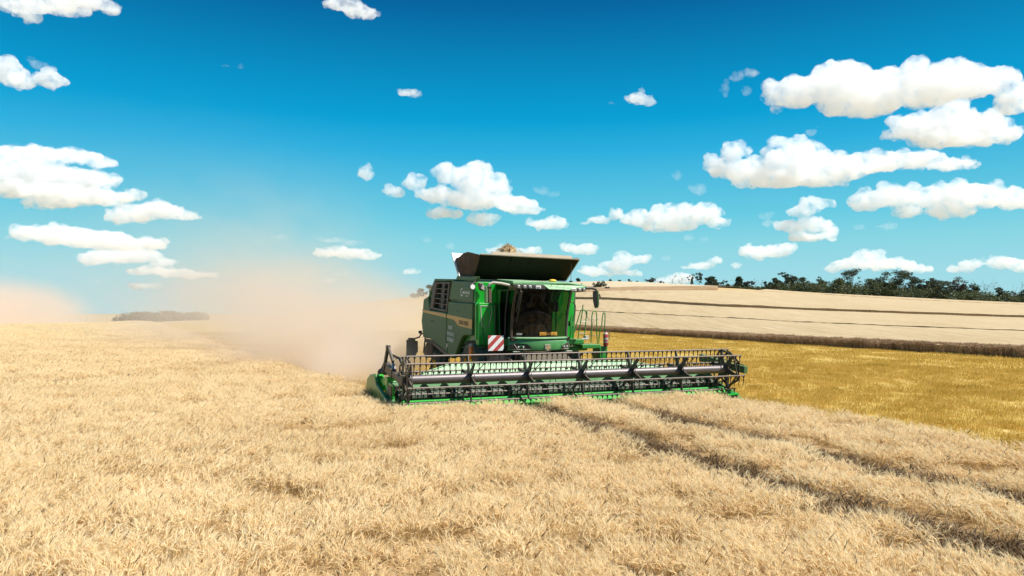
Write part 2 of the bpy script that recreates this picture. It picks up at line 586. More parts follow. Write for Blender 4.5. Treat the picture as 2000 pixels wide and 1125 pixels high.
M['ear'] = straw_mat('wheat_ear', (.57, .385, .16), (.86, .672, .36), (.97, .84, .55), .35, .4)
M['awn'] = straw_mat('wheat_awn', (.78, .60, .31), (.94, .78, .485), (.98, .89, .635), .35, .5)
M['stem'] = straw_mat('wheat_stem', (.34, .225, .08), (.56, .40, .17), (.75, .58, .29))
M['darkear'] = straw_mat('weathered_ear', (.03, .02, .012), (.06, .038, .02), (.10, .065, .04), .3, 0)
M['stubble'] = straw_mat('stubble_straw', (.44, .30, .042), (.74, .535, .125), (.92, .75, .34), .45, .4)
M['trod_shade_stem'] = straw_mat('shade_browned_trodden_stalk', (.15, .09, .04), (.31, .20, .10), (.58, .42, .24), .5, .2)
M['edge_stem'] = straw_mat('wheat_edge_stalk', (.24, .14, .07), (.40, .26, .14), (.58, .41, .24))


def wheat_clump(name, n, size, thick, seed, height=.57, awns=5, leaves=True, dark=.012, lean=.25, hero=1.0):
    """a patch of wheat: stems, bent leaves, drooping ears with awns"""
    r = random.Random(seed)
    Vv, Ff, Mi = [], [], []

    def tri(a, b, c, mi):
        k = len(Vv); Vv.extend([a, b, c]); Ff.append((k, k + 1, k + 2)); Mi.append(mi)

    def strip(pts, w, mi, ang):
        k = len(Vv); sv = Vector((math.cos(ang), math.sin(ang), 0))
        for p, ww in zip(pts, w): Vv.append(p - sv * ww); Vv.append(p + sv * ww)
        for i in range(len(pts) - 1): Ff.append((k + 2 * i, k + 2 * i + 1, k + 2 * i + 3, k + 2 * i + 2)); Mi.append(mi)
    for _ in range(n):
        x, y = r.uniform(-.5, .5) * size, r.uniform(-.5, .5) * size
        h = height * r.uniform(.84, 1.08)
        az = r.gauss(0.6, .9) if r.random() < .85 else r.uniform(0, 6.28)
        ln = lean * r.uniform(.3, 1.4)
        dv = Vector((math.cos(az), math.sin(az), 0))
        p0 = Vector((x, y, 0)); p1 = Vector((x, y, h * .55)) + dv * ln * h * .2
        p2 = Vector((x, y, h * .9)) + dv * ln * h * .55
        strip([p0, p1, p2], [.0022 * thick, .002 * thick, .0014 * thick], 0, r.uniform(0, 3.14))
        # ear: from the stem tip, drooping over
        droop = r.uniform(.0, .9) if r.random() < .82 else r.uniform(1, 1.7)
        d1 = (dv * math.sin(.35 + droop * .5) + Vector((0, 0, math.cos(.35 + droop * .5)))).normalized()
        d2 = (dv * math.sin(.5 + droop) + Vector((0, 0, math.cos(.5 + droop)))).normalized()
        Lr = r.uniform(.07, .105) * (1 + .25 * (thick - 1))
        w = r.uniform(.0055, .0075) * thick * hero
        a = p2; bmid = a + d1 * Lr * .5; e = bmid + d2 * Lr * .5
        mi = 3 if r.random() < dark else 1
        side = dv.cross(Vector((0, 0, 1))).normalized()
        nrm = d1.cross(side).normalized()
        k = len(Vv)
        Vv.extend([a, bmid + side * w, bmid + nrm * w, bmid - side * w, bmid - nrm * w, e])
        for q in range(4):
            Ff.append((k, k + 1 + q, k + 1 + (q + 1) % 4)); Ff.append((k + 5, k + 1 + (q + 1) % 4, k + 1 + q)); Mi += [mi, mi]
        for q in range(awns):
            t = r.uniform(.35, 1)
            s0 = a.lerp(bmid, t * 2) if t < .5 else bmid.lerp(e, t * 2 - 1)
            sp = r.uniform(-.55, .55); sp2 = r.uniform(-.4, .4)
            ad = (d2 + side * sp + nrm * sp2).normalized()
            La = r.uniform(.06, .10) * (1 + .25 * (thick - 1))
            ww = .0017 * thick
            ps = ad.cross(Vector((r.uniform(-1, 1), r.uniform(-1, 1), r.uniform(-1, 1)))).normalized() * ww
            tri(s0 - ps, s0 + ps, s0 + ad * La, 3 if mi == 3 else 2)
        if leaves and r.random() < .4:
            zl = h * r.uniform(.3, .75); la = r.uniform(0, 6.28)
            ldv = Vector((math.cos(la), math.sin(la), 0))
            q0 = Vector((x, y, zl)); q1 = q0 + ldv * .06 + Vector((0, 0, .05)); q2 = q1 + ldv * .09 - Vector((0, 0, r.uniform(0, .10)))
            strip([q0, q1, q2], [.003 * thick, .0042 * thick, .0008], 0, la + PI / 2)
    me = bpy.data.meshes.new(name)
    me.from_pydata([tuple(v) for v in Vv], [], Ff)
    for k in ('stem', 'ear', 'awn', 'darkear'): me.materials.append(M[k])
    me.polygons.foreach_set('material_index', Mi)
    return me


def stubble_clump(name, n, size, thick, seed, h=.13):
    r = random.Random(seed)
    Vv, Ff = [], []
    for _ in range(n):
        row = round(r.uniform(-.5, .5) * size / .13) * .13
        x, y = row + r.gauss(0, .02), r.uniform(-.5, .5) * size
        flat = r.random() < .25
        hh = h * r.uniform(.5, 1.2)
        a = r.uniform(0, 6.28)
        top = Vector((x, y, hh)) + Vector((math.cos(a), math.sin(a), 0)) * hh * r.uniform(0, .5)
        if flat:
            top = Vector((x + math.cos(a) * .2, y + math.sin(a) * .2, r.uniform(.03, .12)))
        b_ = Vector((x, y, .01 if not flat else .07))
        s = Vector((math.cos(a + 1.57), math.sin(a + 1.57), 0)) * .0032 * thick
        k = len(Vv); Vv += [b_ - s, b_ + s, top + s * .8, top - s * .8]; Ff.append((k, k + 1, k + 2, k + 3))
        t2 = Vector((s.y, -s.x, 0)); k = len(Vv); Vv += [b_ - t2, b_ + t2, top + t2 * .8, top - t2 * .8]; Ff.append((k, k + 1, k + 2, k + 3))
    me = bpy.data.meshes.new(name); me.from_pydata([tuple(v) for v in Vv], [], Ff); me.materials.append(M['stubble'])
    return me


lib = bpy.data.collections.new('plant_library')      # source meshes for the scattered plants, not linked to the scene
_lib_n = 0


def add_lib(coll, me):
    o = bpy.data.objects.new(me.name, me); coll.objects.link(o); return o


def scatter(name, coll, pts, rots, scl, idx):
    """one object whose geometry nodes set a plant of the library on every point"""
    me = bpy.data.meshes.new(name)
    me.from_pydata([tuple(p) for p in pts], [], [])
    a = me.attributes.new('rot', 'FLOAT_VECTOR', 'POINT'); a.data.foreach_set('vector', np.asarray(rots, np.float32).ravel())
    a = me.attributes.new('scl', 'FLOAT_VECTOR', 'POINT'); a.data.foreach_set('vector', np.asarray(scl, np.float32).ravel())
    a = me.attributes.new('pick', 'INT', 'POINT'); a.data.foreach_set('value', np.asarray(idx, np.int32))
    o = link_mesh(name, me)
    ng = bpy.data.node_groups.new(name + '_scatter', 'GeometryNodeTree')
    ng.interface.new_socket('Geometry', in_out='INPUT', socket_type='NodeSocketGeometry')
    ng.interface.new_socket('Geometry', in_out='OUTPUT', socket_type='NodeSocketGeometry')
    gi = ng.nodes.new('NodeGroupInput'); go = ng.nodes.new('NodeGroupOutput')
    ci = ng.nodes.new('GeometryNodeCollectionInfo'); ci.inputs['Collection'].default_value = coll
    ci.inputs['Separate Children'].default_value = True; ci.inputs['Reset Children'].default_value = True
    ip = ng.nodes.new('GeometryNodeInstanceOnPoints'); ip.inputs['Pick Instance'].default_value = True
    def attr(nm, ty):
        n = ng.nodes.new('GeometryNodeInputNamedAttribute'); n.data_type = ty; n.inputs[0].default_value = nm
        return next(s for s in n.outputs if s.enabled and s.name == 'Attribute')
    e2r = ng.nodes.new('FunctionNodeEulerToRotation')
    ng.links.new(attr('rot', 'FLOAT_VECTOR'), e2r.inputs[0])
    ng.links.new(gi.outputs[0], ip.inputs['Points']); ng.links.new(ci.outputs[0], ip.inputs['Instance'])
    ng.links.new(attr('pick', 'INT'), ip.inputs['Instance Index'])
    ng.links.new(e2r.outputs[0], ip.inputs['Rotation']); ng.links.new(attr('scl', 'FLOAT_VECTOR'), ip.inputs['Scale'])
    ng.links.new(ip.outputs[0], go.inputs[0])
    md = o.modifiers.new('scatter', 'NODES'); md.node_group = ng
    return o


wheat_lib = bpy.data.collections.new('wheat_library')
NA, NB, NC, NT = 7, 5, 4, 4
for k in range(NA): add_lib(wheat_lib, wheat_clump('clump_a%02d' % k, 58, .42, .95, 100 + k, awns=9, dark=.016, hero=.9))
for k in range(NB): add_lib(wheat_lib, wheat_clump('clump_b%02d' % k, 160, 1.0, 1.55, 200 + k, awns=4, leaves=True, dark=.014))
for k in range(NC): add_lib(wheat_lib, wheat_clump('clump_c%02d' % k, 190, 2.2, 2.8, 300 + k, awns=3, leaves=False, dark=.006))
for k in range(NT):      # trodden stalks beside the wheel tracks, ears browned too to paint in shade
    mm = wheat_clump('clump_d%02d' % k, 40, .34, 1.2, 350 + k, awns=3, dark=.05, height=.40, lean=.6)
    mm.materials[0] = M['trod_shade_stem']; mm.materials[1] = M['trod_shade_stem']; mm.materials[2] = M['trod_shade_stem']
    add_lib(wheat_lib, mm)


def lnoise(x, y, s, seed=0.):
    return noise.noise(Vector((x * s + seed, y * s - seed, seed)))


def ring(d0, d1, per_m2, seed):
    r = np.random.default_rng(seed)
    Ymax = d1; W = d1 * 1.0
    n = int(2 * W * (d1 - 3) * per_m2)
    X = r.uniform(-W, W, n); Y = r.uniform(3, Ymax, n)
    dd = np.hypot(X, Y)
    ok = (np.abs(X) < Y * .80 + 3.5) & (dd > d0) & (dd < d1)
    return X[ok], Y[ok]


PTS, ROT, SCL, IDX = [], [], [], []
LODGED = [(ground_hit(px, py, .5), sx) for px, py, sx in ((360, 940, .55), (530, 975, .6), (735, 912, .3), (225, 1052, .4), (1000, 1042, .35), (1180, 870, .3), (900, 830, .35), (1290, 1075, .4), (440, 862, .3))]


def lodged(a, b):
    return any(((a - p.x) / s) ** 2 + ((b - p.y) / (s * .55)) ** 2 < 1 for p, s in LODGED)


def put_wheat(X, Y, base, count, seed, thin=True, zoff=0.):
    r = random.Random(seed)
    lxx, lyy = to_local(X, Y)
    ok = wheat_mask(lxx, lyy, .05)
    td = tram_dist(lxx, lyy)
    Zt = terrain(X, Y)
    for a, b, la, lb, o, t, z in zip(X, Y, lxx, lyy, ok, td, Zt):
        if not o: continue
        tw = .44 + .04 * lnoise(la, lb, .8, 3.)
        if t < tw: continue
        nb = lnoise(a, b, .55, 9.) + .6 * lnoise(a, b, 1.9, 4.)
        if thin and nb < -.66 and r.random() < .45: continue
        flat = lodged(a, b)
        if flat and r.random() < .45: continue
        hs = 1.0 + .06 * lnoise(a, b, .35, 1.) + .05 * r.uniform(-1, 1)
        if nb < -.4: hs *= .82
        tilt = .07 + .07 * lnoise(a, b, .25, 7.)
        if flat: tilt += r.uniform(.35, .9); hs *= .8
        wind = 1.2 + 1.0 * lnoise(a, b, .12, 2.)
        PTS.append((a, b, z + zoff))
        ROT.append((math.sin(wind) * tilt, math.cos(wind) * tilt + r.uniform(-.08, .08), wind + r.gauss(0, .55)))
        SCL.append((1, 1, hs)); IDX.append(base + r.randrange(count))


X, Y = ring(3.2, 27, 11.5, 1); put_wheat(X, Y, 0, NA, 21)
X, Y = ring(25, 75, 2.7, 2); put_wheat(X, Y, NA, NB, 22)
X, Y = ring(72, 230, .5, 3); put_wheat(X, Y, NA + NB, NC, 23, False)
r = random.Random(55)
for tx in TRAMS:
    for ly_ in np.arange(-24, -.6, .09):
        for side in (-1, 1):
            a, b_ = tx + side * r.uniform(.17, .32), ly_ + r.uniform(-.06, .06)
            wx, wy = to_world(a, b_)
            if wy < 2.5: continue
            PTS.append((wx, wy, tz(wx, wy))); ROT.append((r.gauss(0, .15), r.gauss(0, .15) - side * .12, r.uniform(0, 6.28)))
            SCL.append((1, 1, r.uniform(.7, 1.15))); IDX.append(NA + NB + NC + r.randrange(NT))
o = scatter('wheat', wheat_lib, PTS, ROT, SCL, IDX)
tag(o, 'ripe pale wheat with bearded ears filling the foreground', 'wheat', kind='stuff')

stub_lib = bpy.data.collections.new('stubble_library')
for k in range(4): add_lib(stub_lib, stubble_clump('stub_a%02d' % k, 60, .6, 1.5, 400 + k))
for k in range(3): add_lib(stub_lib, stubble_clump('stub_b%02d' % k, 70, 1.5, 3.0, 500 + k))
PTS, ROT, SCL, IDX = [], [], [], []


def put_stubble(X, Y, base, count, seed):
    r = random.Random(seed)
    lxx, lyy = to_local(X, Y)
    ok = (~wheat_mask(lxx, lyy, -.15)) & (lxx < 43) & ((lyy > -.3) | (lxx > CUT_X))
    Zt = terrain(X, Y)
    for a, b, o, z, la in zip(X, Y, ok, Zt, lxx):
        if not o: continue
        if lnoise(la, 0, .9, 5.) * 1.0 + lnoise(a, b, .9, 5.) * .5 < -.62: continue
        PTS.append((a, b, z + .015)); ROT.append((0, 0, TH + r.gauss(0, .08) + (PI if r.random() < .5 else 0)))
        s = r.uniform(.8, 1.2); SCL.append((1, 1, s)); IDX.append(base + r.randrange(count))


X, Y = ring(10, 42, 5.5, 5); put_stubble(X, Y, 0, 4, 31)
X, Y = ring(40, 110, 1.0, 6); put_stubble(X, Y, 4, 3, 32)
o = scatter('stubble', stub_lib, PTS, ROT, SCL, IDX)
tag(o, 'short golden stubble left on the cut strip', 'stubble', kind='stuff')


# ------------------------------------------------------------------ far wheat on the hill, cut into strips
def resample(poly, n):
    poly = [Vector((p.x, p.y, 0)) for p in poly]
    L_ = [0.]
    for a, b in zip(poly, poly[1:]): L_.append(L_[-1] + (b - a).length)
    out = []
    for k in range(n):
        s = L_[-1] * k / (n - 1)
        i = max(0, min(len(L_) - 2, np.searchsorted(L_, s) - 1))
        t = (s - L_[i]) / max(1e-6, L_[i + 1] - L_[i])
        out.append(poly[i].lerp(poly[i + 1], t))
    return out


def extend(poly, a=40., b=60.):
    d0 = (poly[0] - poly[1]).normalized(); d1 = (poly[-1] - poly[-2]).normalized()
    return [poly[0] + d0 * a] + poly + [poly[-1] + d1 * b]


def strip_sheet(name, near, far, label, h=.62, mat=None, wall=None, n=150, rows=10, rough=.05, cat='wheat field', kind='stuff'):
    A, B = resample(near, n), resample(far, n)
    r = random.Random(hash(len(name)) % 100)
    Vv, Ff, Mi = [], [], []
    for j in range(rows + 1):
        t = (j / rows) ** 1.3
        for i in range(n):
            p = A[i].lerp(B[i], t)
            z = tz(p.x, p.y) + h + (r.uniform(-rough, rough) if j < 2 else r.uniform(-rough, rough) * .6)
            Vv.append((p.x, p.y, z))
    for j in range(rows):
        for i in range(n - 1):
            k = j * n + i; Ff.append((k, k + 1, k + n + 1, k + n)); Mi.append(0)
    if wall is not None:
        k0 = len(Vv)
        for i in range(n):
            p = A[i]; Vv.append((p.x, p.y, tz(p.x, p.y) - .05))
        for i in range(n - 1): Ff.append((k0 + i, k0 + i + 1, i + 1, i)); Mi.append(1)
    me = bpy.data.meshes.new(name); me.from_pydata(Vv, [], Ff)
    me.materials.append(mat or M['hillwheat']); me.materials.append(wall or M['edgewall'])
    me.polygons.foreach_set('material_index', Mi)
    o = link_mesh(name, me)
    tag(o, label, cat, kind=kind)
    return o


def edge_mat():
    m, nt, b = new_mat('standing_wheat_side')
    tc = node(nt, 'ShaderNodeTexCoord').outputs['Object']
    mp = node(nt, 'ShaderNodeMapping'); mp.inputs['Scale'].default_value = (9, 9, 1.4); lk(nt, tc, mp.inputs[0])
    n1 = noise_node(nt, mp.outputs[0], 1, 5, .7)
    lk(nt, ramp(nt, n1, [(.3, (.22, .13, .065)), (.5, (.40, .26, .14)), (.72, (.60, .43, .25))]), b.inputs['Base Color'])
    b.inputs['Roughness'].default_value = .9
    bump(nt, b, n1, .8, .1)
    return m


M['edgewall'] = edge_mat()


def line(pts, off=0.): return [p for p in (ground_hit(a, b, off) for a, b in pts) if p is not None]


def back(poly, m_):
    """the same line m_ metres nearer to the valley"""
    return [Vector((p.x - .31 * 0 - (p.x / p.y) * m_, p.y - m_, 0)) for p in poly]


L1 = extend(line([(1000, 580), (1120, 584.5), (1285, 592), (1420, 600.5), (1560, 607), (1780, 616), (2000, 624)]), 30, 60)
L2 = extend(line([(1480, 571.2), (1604, 577.5), (1780, 588.5), (2000, 598)]), 1, 60)
TR = extend(line([(1000, 606), (1212, 616.5), (1560, 637), (1780, 648), (2000, 658)]), 30, 50)
B0 = extend(BAND, 30, 60)
crest_line = [Vector(((px - 1000) / F * (crest_dist(px) + 12), crest_dist(px) + 12, 0)) for px in np.linspace(960, 2350, 24)]
strip_sheet('standing_wheat', B0, back(TR, 1.3), 'standing wheat between the golden stubble and the first faint track', wall=M['edgewall'], n=300)
strip_sheet('standing_wheat', TR, back(L1, 9), 'standing wheat on the lower slope behind the faint track', wall=M['edgewall'], n=150)
strip_sheet('standing_wheat', L1, back(line([(1010, 584.5), (1140, 580.5), (1200, 577), (1290, 572), (1400, 569.5), (1480, 571.2), (1604, 577.5), (1780, 588.5), (2000, 598)]) + [L2[-1]], 5), 'standing wheat on the middle slope above the dark cut line', wall=M['edgewall'], n=150)
strip_sheet('standing_wheat', L2, [Vector((p.x, p.y, 0)) for p in crest_line if p.x / p.y > .34], 'narrow strip of standing wheat below the row of trees', wall=M['edgewall'], n=150)
up0 = extend(line([(1010, 571), (1140, 566), (1200, 564.5), (1290, 562.5), (1400, 561.5), (1500, 565), (1570, 569.5)]), 30, 1)
dn0 = extend(line([(1010, 584), (1140, 580), (1200, 576), (1290, 571), (1400, 567), (1500, 567), (1570, 570)]), 30, 1)
strip_sheet('pale_field', up0, [p for p in crest_line if p.x / p.y < .37], '', h=.60, mat=M['palefield'], wall=M['palefield'], n=80, rough=.02, kind='structure')
strip_sheet('dirt_track', dn0, up0, '', h=.58, mat=M['track'], wall=M['track'], n=80, rows=4, rough=.08, kind='structure')
for o in COL.objects:
    if o.name.startswith(('pale_field', 'dirt_track')):
        for k in ('label', 'category'):
            if k in o: del o[k]
tag(bpy.data.objects['standing_wheat'], group='strips of standing wheat on the hill')
for o in COL.objects:
    if o.name.startswith('standing_wheat'): o['group'] = 'strips of standing wheat on the hill'

# ears and stalks along the near edge of the far wheat
edge_lib = bpy.data.collections.new('edge_library')
for k in range(4):
    mm = wheat_clump('edge_clump%02d' % k, 60, .7, 2.4, 600 + k, height=.66, awns=2, leaves=True, dark=0)
    mm.materials[0] = M['edge_stem']; mm.materials[1] = M['edge_stem']; mm.materials[2] = M['edge_stem']
    add_lib(edge_lib, mm)
PTS, ROT, SCL, IDX = [], [], [], []
ep = resample(B0, 900)
for i in range(len(ep) - 1):
    p, q = ep[i], ep[i + 1]
    dvec = (q - p).normalized(); nrm = Vector((-dvec.y, dvec.x, 0))
    if nrm.x < 0: nrm = -nrm
    for k in range(4):
        w = p.lerp(q, rng.random()) + nrm * (rng.random() ** 1.5 * 2.6 - .12)
        PTS.append((w.x, w.y, tz(w.x, w.y) + rng.uniform(-.04, .03))); ROT.append((rng.gauss(0, .06), rng.gauss(0, .06), rng.uniform(0, 6.28)))
        SCL.append((1, 1, rng.uniform(.86, 1.1))); IDX.append(rng.randrange(4))
o = scatter('wheat_stalks', edge_lib, PTS, ROT, SCL, IDX)
tag(o, 'brown stalks at the shaded edge of the standing wheat beside the stubble', 'wheat', kind='stuff')

#@@COMBINE@@
# ------------------------------------------------------------------ the combine harvester (frame: x to its left hand side, y to its rear, z up)
CH = empty('combine_harvester', ORG, TH)
tag(CH, 'green combine harvester with wide reel header cutting wheat, dust behind it', 'combine harvester')


def P(name, mb, mat, parent=CH, bevel=0., smooth=False, label=None, seg=2):
    o = mb.build(name, mat, parent, bevel, smooth, seg)
    if label: o['label'] = label
    return o


def side_poly(pts, x): return [(x, y, z) for y, z in pts]


# --- body core
b = MB()
b.prism(side_poly([(4.15, 1.75), (4.15, 3.70), (6.3, 3.84), (8.9, 3.98), (9.7, 3.30), (10.3, 3.25), (10.5, 1.95), (9.2, 1.75), (7.4, 1.35), (6.4, 1.35), (5.8, 1.7)], -1.52), (3.26, 0, 0))
body = P('body', b, M['green'], bevel=.03)
b = MB()
b.box((.12, 6.5, 1.25), (1.5, 4.6, .8))
b.box((.12, 4.6, .98), (2.0, .35, .45))
b.box((.12, 9.2, .75), (2.0, .22, .22))
P('chassis', b, M['black'], bevel=.02)

# --- right hand side shields (image left)
SX = -1.70
b = MB(); b.prism(side_poly([(6.45, 3.88), (4.12, 3.745), (4.19, 3.12), (6.82, 3.23)], SX), (.16, 0, 0))
up = P('upper_side_panel', b, M['green_dusty'], bevel=.035, seg=3)
b = MB(); b.prism(side_poly([(6.05, 4.02), (3.98, 3.89), (4.05, 3.765), (6.2, 3.895)], SX + .06), (.12, 0, 0))
P('hopper_sill', b, M['green_dusty'], bevel=.015)
b = MB(); b.prism(side_poly([(6.90, 3.165), (4.22, 3.065), (4.29, 2.06), (5.12, 2.03), (5.28, 1.98), (5.55, 1.82), (5.98, 1.41), (6.25, 1.24), (6.55, 1.20), (6.9, 1.36), (7.12, 1.88), (7.08, 2.3)], SX), (.16, 0, 0))
lf = P('front_side_panel', b, M['green_dusty'], bevel=.035, seg=3)
b = MB(); b.prism(side_poly([(10.30, 3.31), (9.62, 3.40), (9.40, 2.88), (7.10, 2.78), (7.14, 2.3), (7.20, 1.88), (6.98, 1.38), (7.28, 1.43), (9.28, 1.78), (10.36, 1.80), (10.64, 2.45), (10.45, 2.88)], SX), (.16, 0, 0))
lr = P('rear_side_panel', b, M['green_dusty'], bevel=.035, seg=3)
b = MB(); b.prism(side_poly([(6.95, 1.34), (7.30, 1.39), (9.28, 1.74), (10.34, 1.76), (10.2, 1.62), (9.2, 1.58), (7.3, 1.22)], SX + .05), (.1, 0, 0))
P('lower_skirt', b, M['plastic'], bevel=.01)
b = MB(); b.prism(side_poly([(10.62, 2.45), (10.40, 2.92), (10.34, 3.28), (10.44, 3.28), (10.54, 2.95), (10.76, 2.45), (10.48, 1.80), (10.36, 1.80)], SX + .03), (3.6, 0, 0))
P('rear_hood', b, M['green_dusty'], bevel=.03)
b = MB(); b.prism(side_poly([(8.86, 4.05), (6.40, 3.92), (6.45, 3.87), (8.86, 3.95), (9.7, 3.35), (9.75, 3.42)], SX + .05), (3.55, 0, 0))
P('engine_deck', b, M['green_dusty'], bevel=.015)

# yellow stripe, two lengths with the panel gap between them
stripe_thick = (.012, 0, 0)
b = MB(); b.prism(side_poly([(6.99, 2.715), (4.22, 2.55), (4.24, 2.26), (5.58, 2.335), (5.72, 2.36), (6.08, 2.505), (6.2, 2.535), (7.03, 2.595)], SX - .012), stripe_thick)
st = P('stripe', b, M['stripe'], lf)
b = MB(); b.prism(side_poly([(10.46, 2.90), (7.15, 2.725), (7.16, 2.60), (10.42, 2.80)], SX - .012), stripe_thick)
P('stripe', b, M['stripe'], lr)


def side_text(name, body, size, y0, z0, mat, parent, squeeze=1., slope=.0, shear=0.):
    return text_mesh(name, body, size, lambda tx, ty, tz_: (SX - .016 - tz_, y0 - tx + shear * ty, z0 + ty - slope * tx), mat, parent, squeeze)


side_text('lettering', 'JOHN DEERE', .205, 5.58, 2.395, M['dark'], lf, .86, .055)
side_text('lettering', 'NOVÉ', .19, 6.80, 2.205, M['white'], lf, .92, .05)
side_text('lettering', 'DIGITÁLNE', .19, 6.98, 2.00, M['white'], lf, .86, .05)
side_text('lettering', 'KOMBAJNY', .19, 6.98, 1.80, M['white'], lf, .86, .05)
side_text('lettering', 'uesenna', .20, 5.07, 3.385, M['white'], up, 1.0, .055)
side_text('lettering', 'agritech', .085, 4.86, 3.29, M['white'], up, 1.1, .055)
lg = MB()
for k in range(14):        # the open ring and leaf of the firm's mark
    a0 = math.radians(60 + 270 * k / 14); a1 = math.radians(60 + 270 * (k + 1) / 14)
    pt = lambda a, r: (SX - .016, 5.26 - math.cos(a) * r * 1.15, 3.44 + math.sin(a) * r)
    lg.quad(pt(a0, .135), pt(a1, .135), pt(a1, .095), pt(a0, .095))
lg.quad((SX - .016, 5.27, 3.44), (SX - .016, 5.06, 3.47), (SX - .016, 4.98, 3.42), (SX - .016, 5.12, 3.40))
P('emblem', lg, M['white'], up)
b = MB(); b.box((SX - .006, 7.02, 1.62), (.012, .06, .15)); P('reflector', b, M['lens'], lf)
faint = paint('worn_lettering', (.16, .21, .17), .6, .2, 0)
side_text('lettering', 'COMBINES', .12, 9.3, 2.42, faint, lr, .9, .03)
side_text('lettering', 'W 650', .11, 5.9, 2.78, faint, lf, .9, .05)

# --- engine grille with slats, set back between the panels
b = MB()
outer = [(8.85, 3.93), (6.72, 3.83), (7.10, 2.80), (9.36, 2.93)]
inner = [(8.42, 3.85), (6.88, 3.775), (7.20, 2.87), (8.93, 2.97)]
for i in range(4):
    j = (i + 1) % 4
    b.prism([(SX, *outer[i]), (SX, *outer[j]), (SX, *inner[j]), (SX, *inner[i])], (.12, 0, 0))
grille = P('engine_grille', b, M['purple'], bevel=.008)
b = MB(); b.quad((SX + .17, *inner[0]), (SX + .17, *inner[1]), (SX + .17, *inner[2]), (SX + .17, *inner[3]))
P('radiator_screen', b, M['black'], grille)
b = MB()
for k in range(1, 5):
    t = k / 5
    a = Vector((SX + .05, *[inner[0][i] * (1 - t) + inner[3][i] * t for i in (0, 1)]))
    c = Vector((SX + .05, *[inner[1][i] * (1 - t) + inner[2][i] * t for i in (0, 1)]))
    b.beam(a, c, .07, .035)
b.beam((SX + .1, 7.75, 3.82), (SX + .1, 8.0, 2.92), .03, .30)
P('slats', b, M['purple'], grille, bevel=.005)
b = MB(); b.tube([(SX + .1, 9.75, 3.35), (SX + .1, 9.68, 3.62), (SX + .1, 9.5, 3.64), (SX + .1, 9.52, 3.35)], .035)
P('deck_rail', b, M['green'], smooth=True)

# --- front wall of the body beside the cab
b = MB()
b.box((-1.30, 4.11, 3.40), (.72, .10, .68))
fw = P('front_wall', b, M['green_clean'], bevel=.02)
b = MB(); b.box((1.38, 4.11, 2.75), (.80, .10, 1.95)); P('front_wall', b, M['green_clean'], bevel=.02)
b = MB(); b.box((-1.36, 3.99, 2.42), (.52, .30, 1.32)); b.box((-1.60, 4.03, 2.5), (.13, .12, 1.16))
tb = P('tool_box', b, M['green_clean'], bevel=.03)
b = MB(); fr = [(-1.56, 3.835, 2.98), (-1.20, 3.835, 2.97), (-1.19, 3.835, 2.75), (-1.29, 3.835, 2.34), (-1.52, 3.835, 2.36), (-1.56, 3.835, 2.98)]
b.tube(fr, .014, 6); P('door_seal', b, M['pale'], tb, smooth=True)
b = MB(); b.box((-1.32, 4.03, 1.70), (.56, .2, .10)); b.tube([(-1.10, 3.8, 3.0), (-1.10, 3.82, 1.8)], .022); b.tube([(-1.47, 3.8, 2.3), (-1.47, 3.82, 1.75)], .015)
P('frame_bracket', b, M['green_dusty'], tb, bevel=.008)
b = MB(); b.box((-1.22, 3.7, 1.80), (.14, .06, .13)); P('side_marker', b, M['lens'], tb, bevel=.03)
# left hand side: plain shields (far side)
b = MB(); b.prism(side_poly([(6.6, 3.85), (4.12, 3.72), (4.25, 2.06), (5.2, 2.03), (6.2, 1.25), (7.3, 1.43), (10.3, 1.80), (10.6, 2.45), (10.3, 3.28), (8.8, 3.95)], 1.74), (.16, 0, 0))
P('far_side_panel', b, M['green_dusty'], bevel=.035)

# --- work lamps on the hopper corner
for (x, y, z, col) in ((-1.80, 3.98, 3.57, 'lens'),):
    b = MB(); b.lathe([(0, .0), (0, .085), (.10, .095), (.16, .06), (.16, 0)], (x, y - .1, z), 'Y', 16)
    wl = P('work_lamp', b, M['black'], smooth=True)
    b = MB(); b.lathe([(-.01, 0), (-.01, .075), (.005, .08), (.005, 0)], (x, y - .1, z), 'Y', 16); P('lens', b, M[col], wl, smooth=True)
    b = MB(); b.tube([(x, y, z + .07), (x + .12, y + .05, z + .16), (x + .28, y + .2, z + .18)], .02); P('bracket', b, M['black'], wl, smooth=True)
b = MB()
b.prism([(-1.63, 3.8, 3.70), (-1.48, 3.8, 3.69), (-1.38, 3.8, 3.52), (-1.46, 3.8, 3.44), (-1.58, 3.8, 3.48)], (0, .16, 0))
wl = P('work_lamp', b, M['plastic'], bevel=.03)
b = MB(); b.prism([(-1.50, 3.79, 3.66), (-1.40, 3.79, 3.52), (-1.47, 3.79, 3.47), (-1.56, 3.79, 3.52)], (0, .012, 0)); P('lens', b, M['pale'], wl)

# --- grain hopper extension
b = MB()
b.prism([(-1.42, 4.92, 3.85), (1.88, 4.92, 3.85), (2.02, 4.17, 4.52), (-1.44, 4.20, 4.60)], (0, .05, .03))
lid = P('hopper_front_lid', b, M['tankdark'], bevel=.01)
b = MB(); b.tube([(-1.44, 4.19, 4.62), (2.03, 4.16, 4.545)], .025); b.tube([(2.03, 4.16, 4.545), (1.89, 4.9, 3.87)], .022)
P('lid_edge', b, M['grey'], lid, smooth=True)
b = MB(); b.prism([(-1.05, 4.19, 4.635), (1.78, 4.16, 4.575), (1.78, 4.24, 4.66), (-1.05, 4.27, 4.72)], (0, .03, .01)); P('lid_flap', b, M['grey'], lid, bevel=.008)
b = MB()
for x, z in ((-.55, 4.18), (.75, 4.08)): b.ico((x, 4.52 - (z - 4.18) * 1.1, z), .022, 1)
for x0 in (-.4, .25, .9): b.beam((x0, 4.89, 3.88), (x0 + .06, 4.2, 4.53), .03, .02)
P('lid_ribs', b, M['tankdark'], lid)
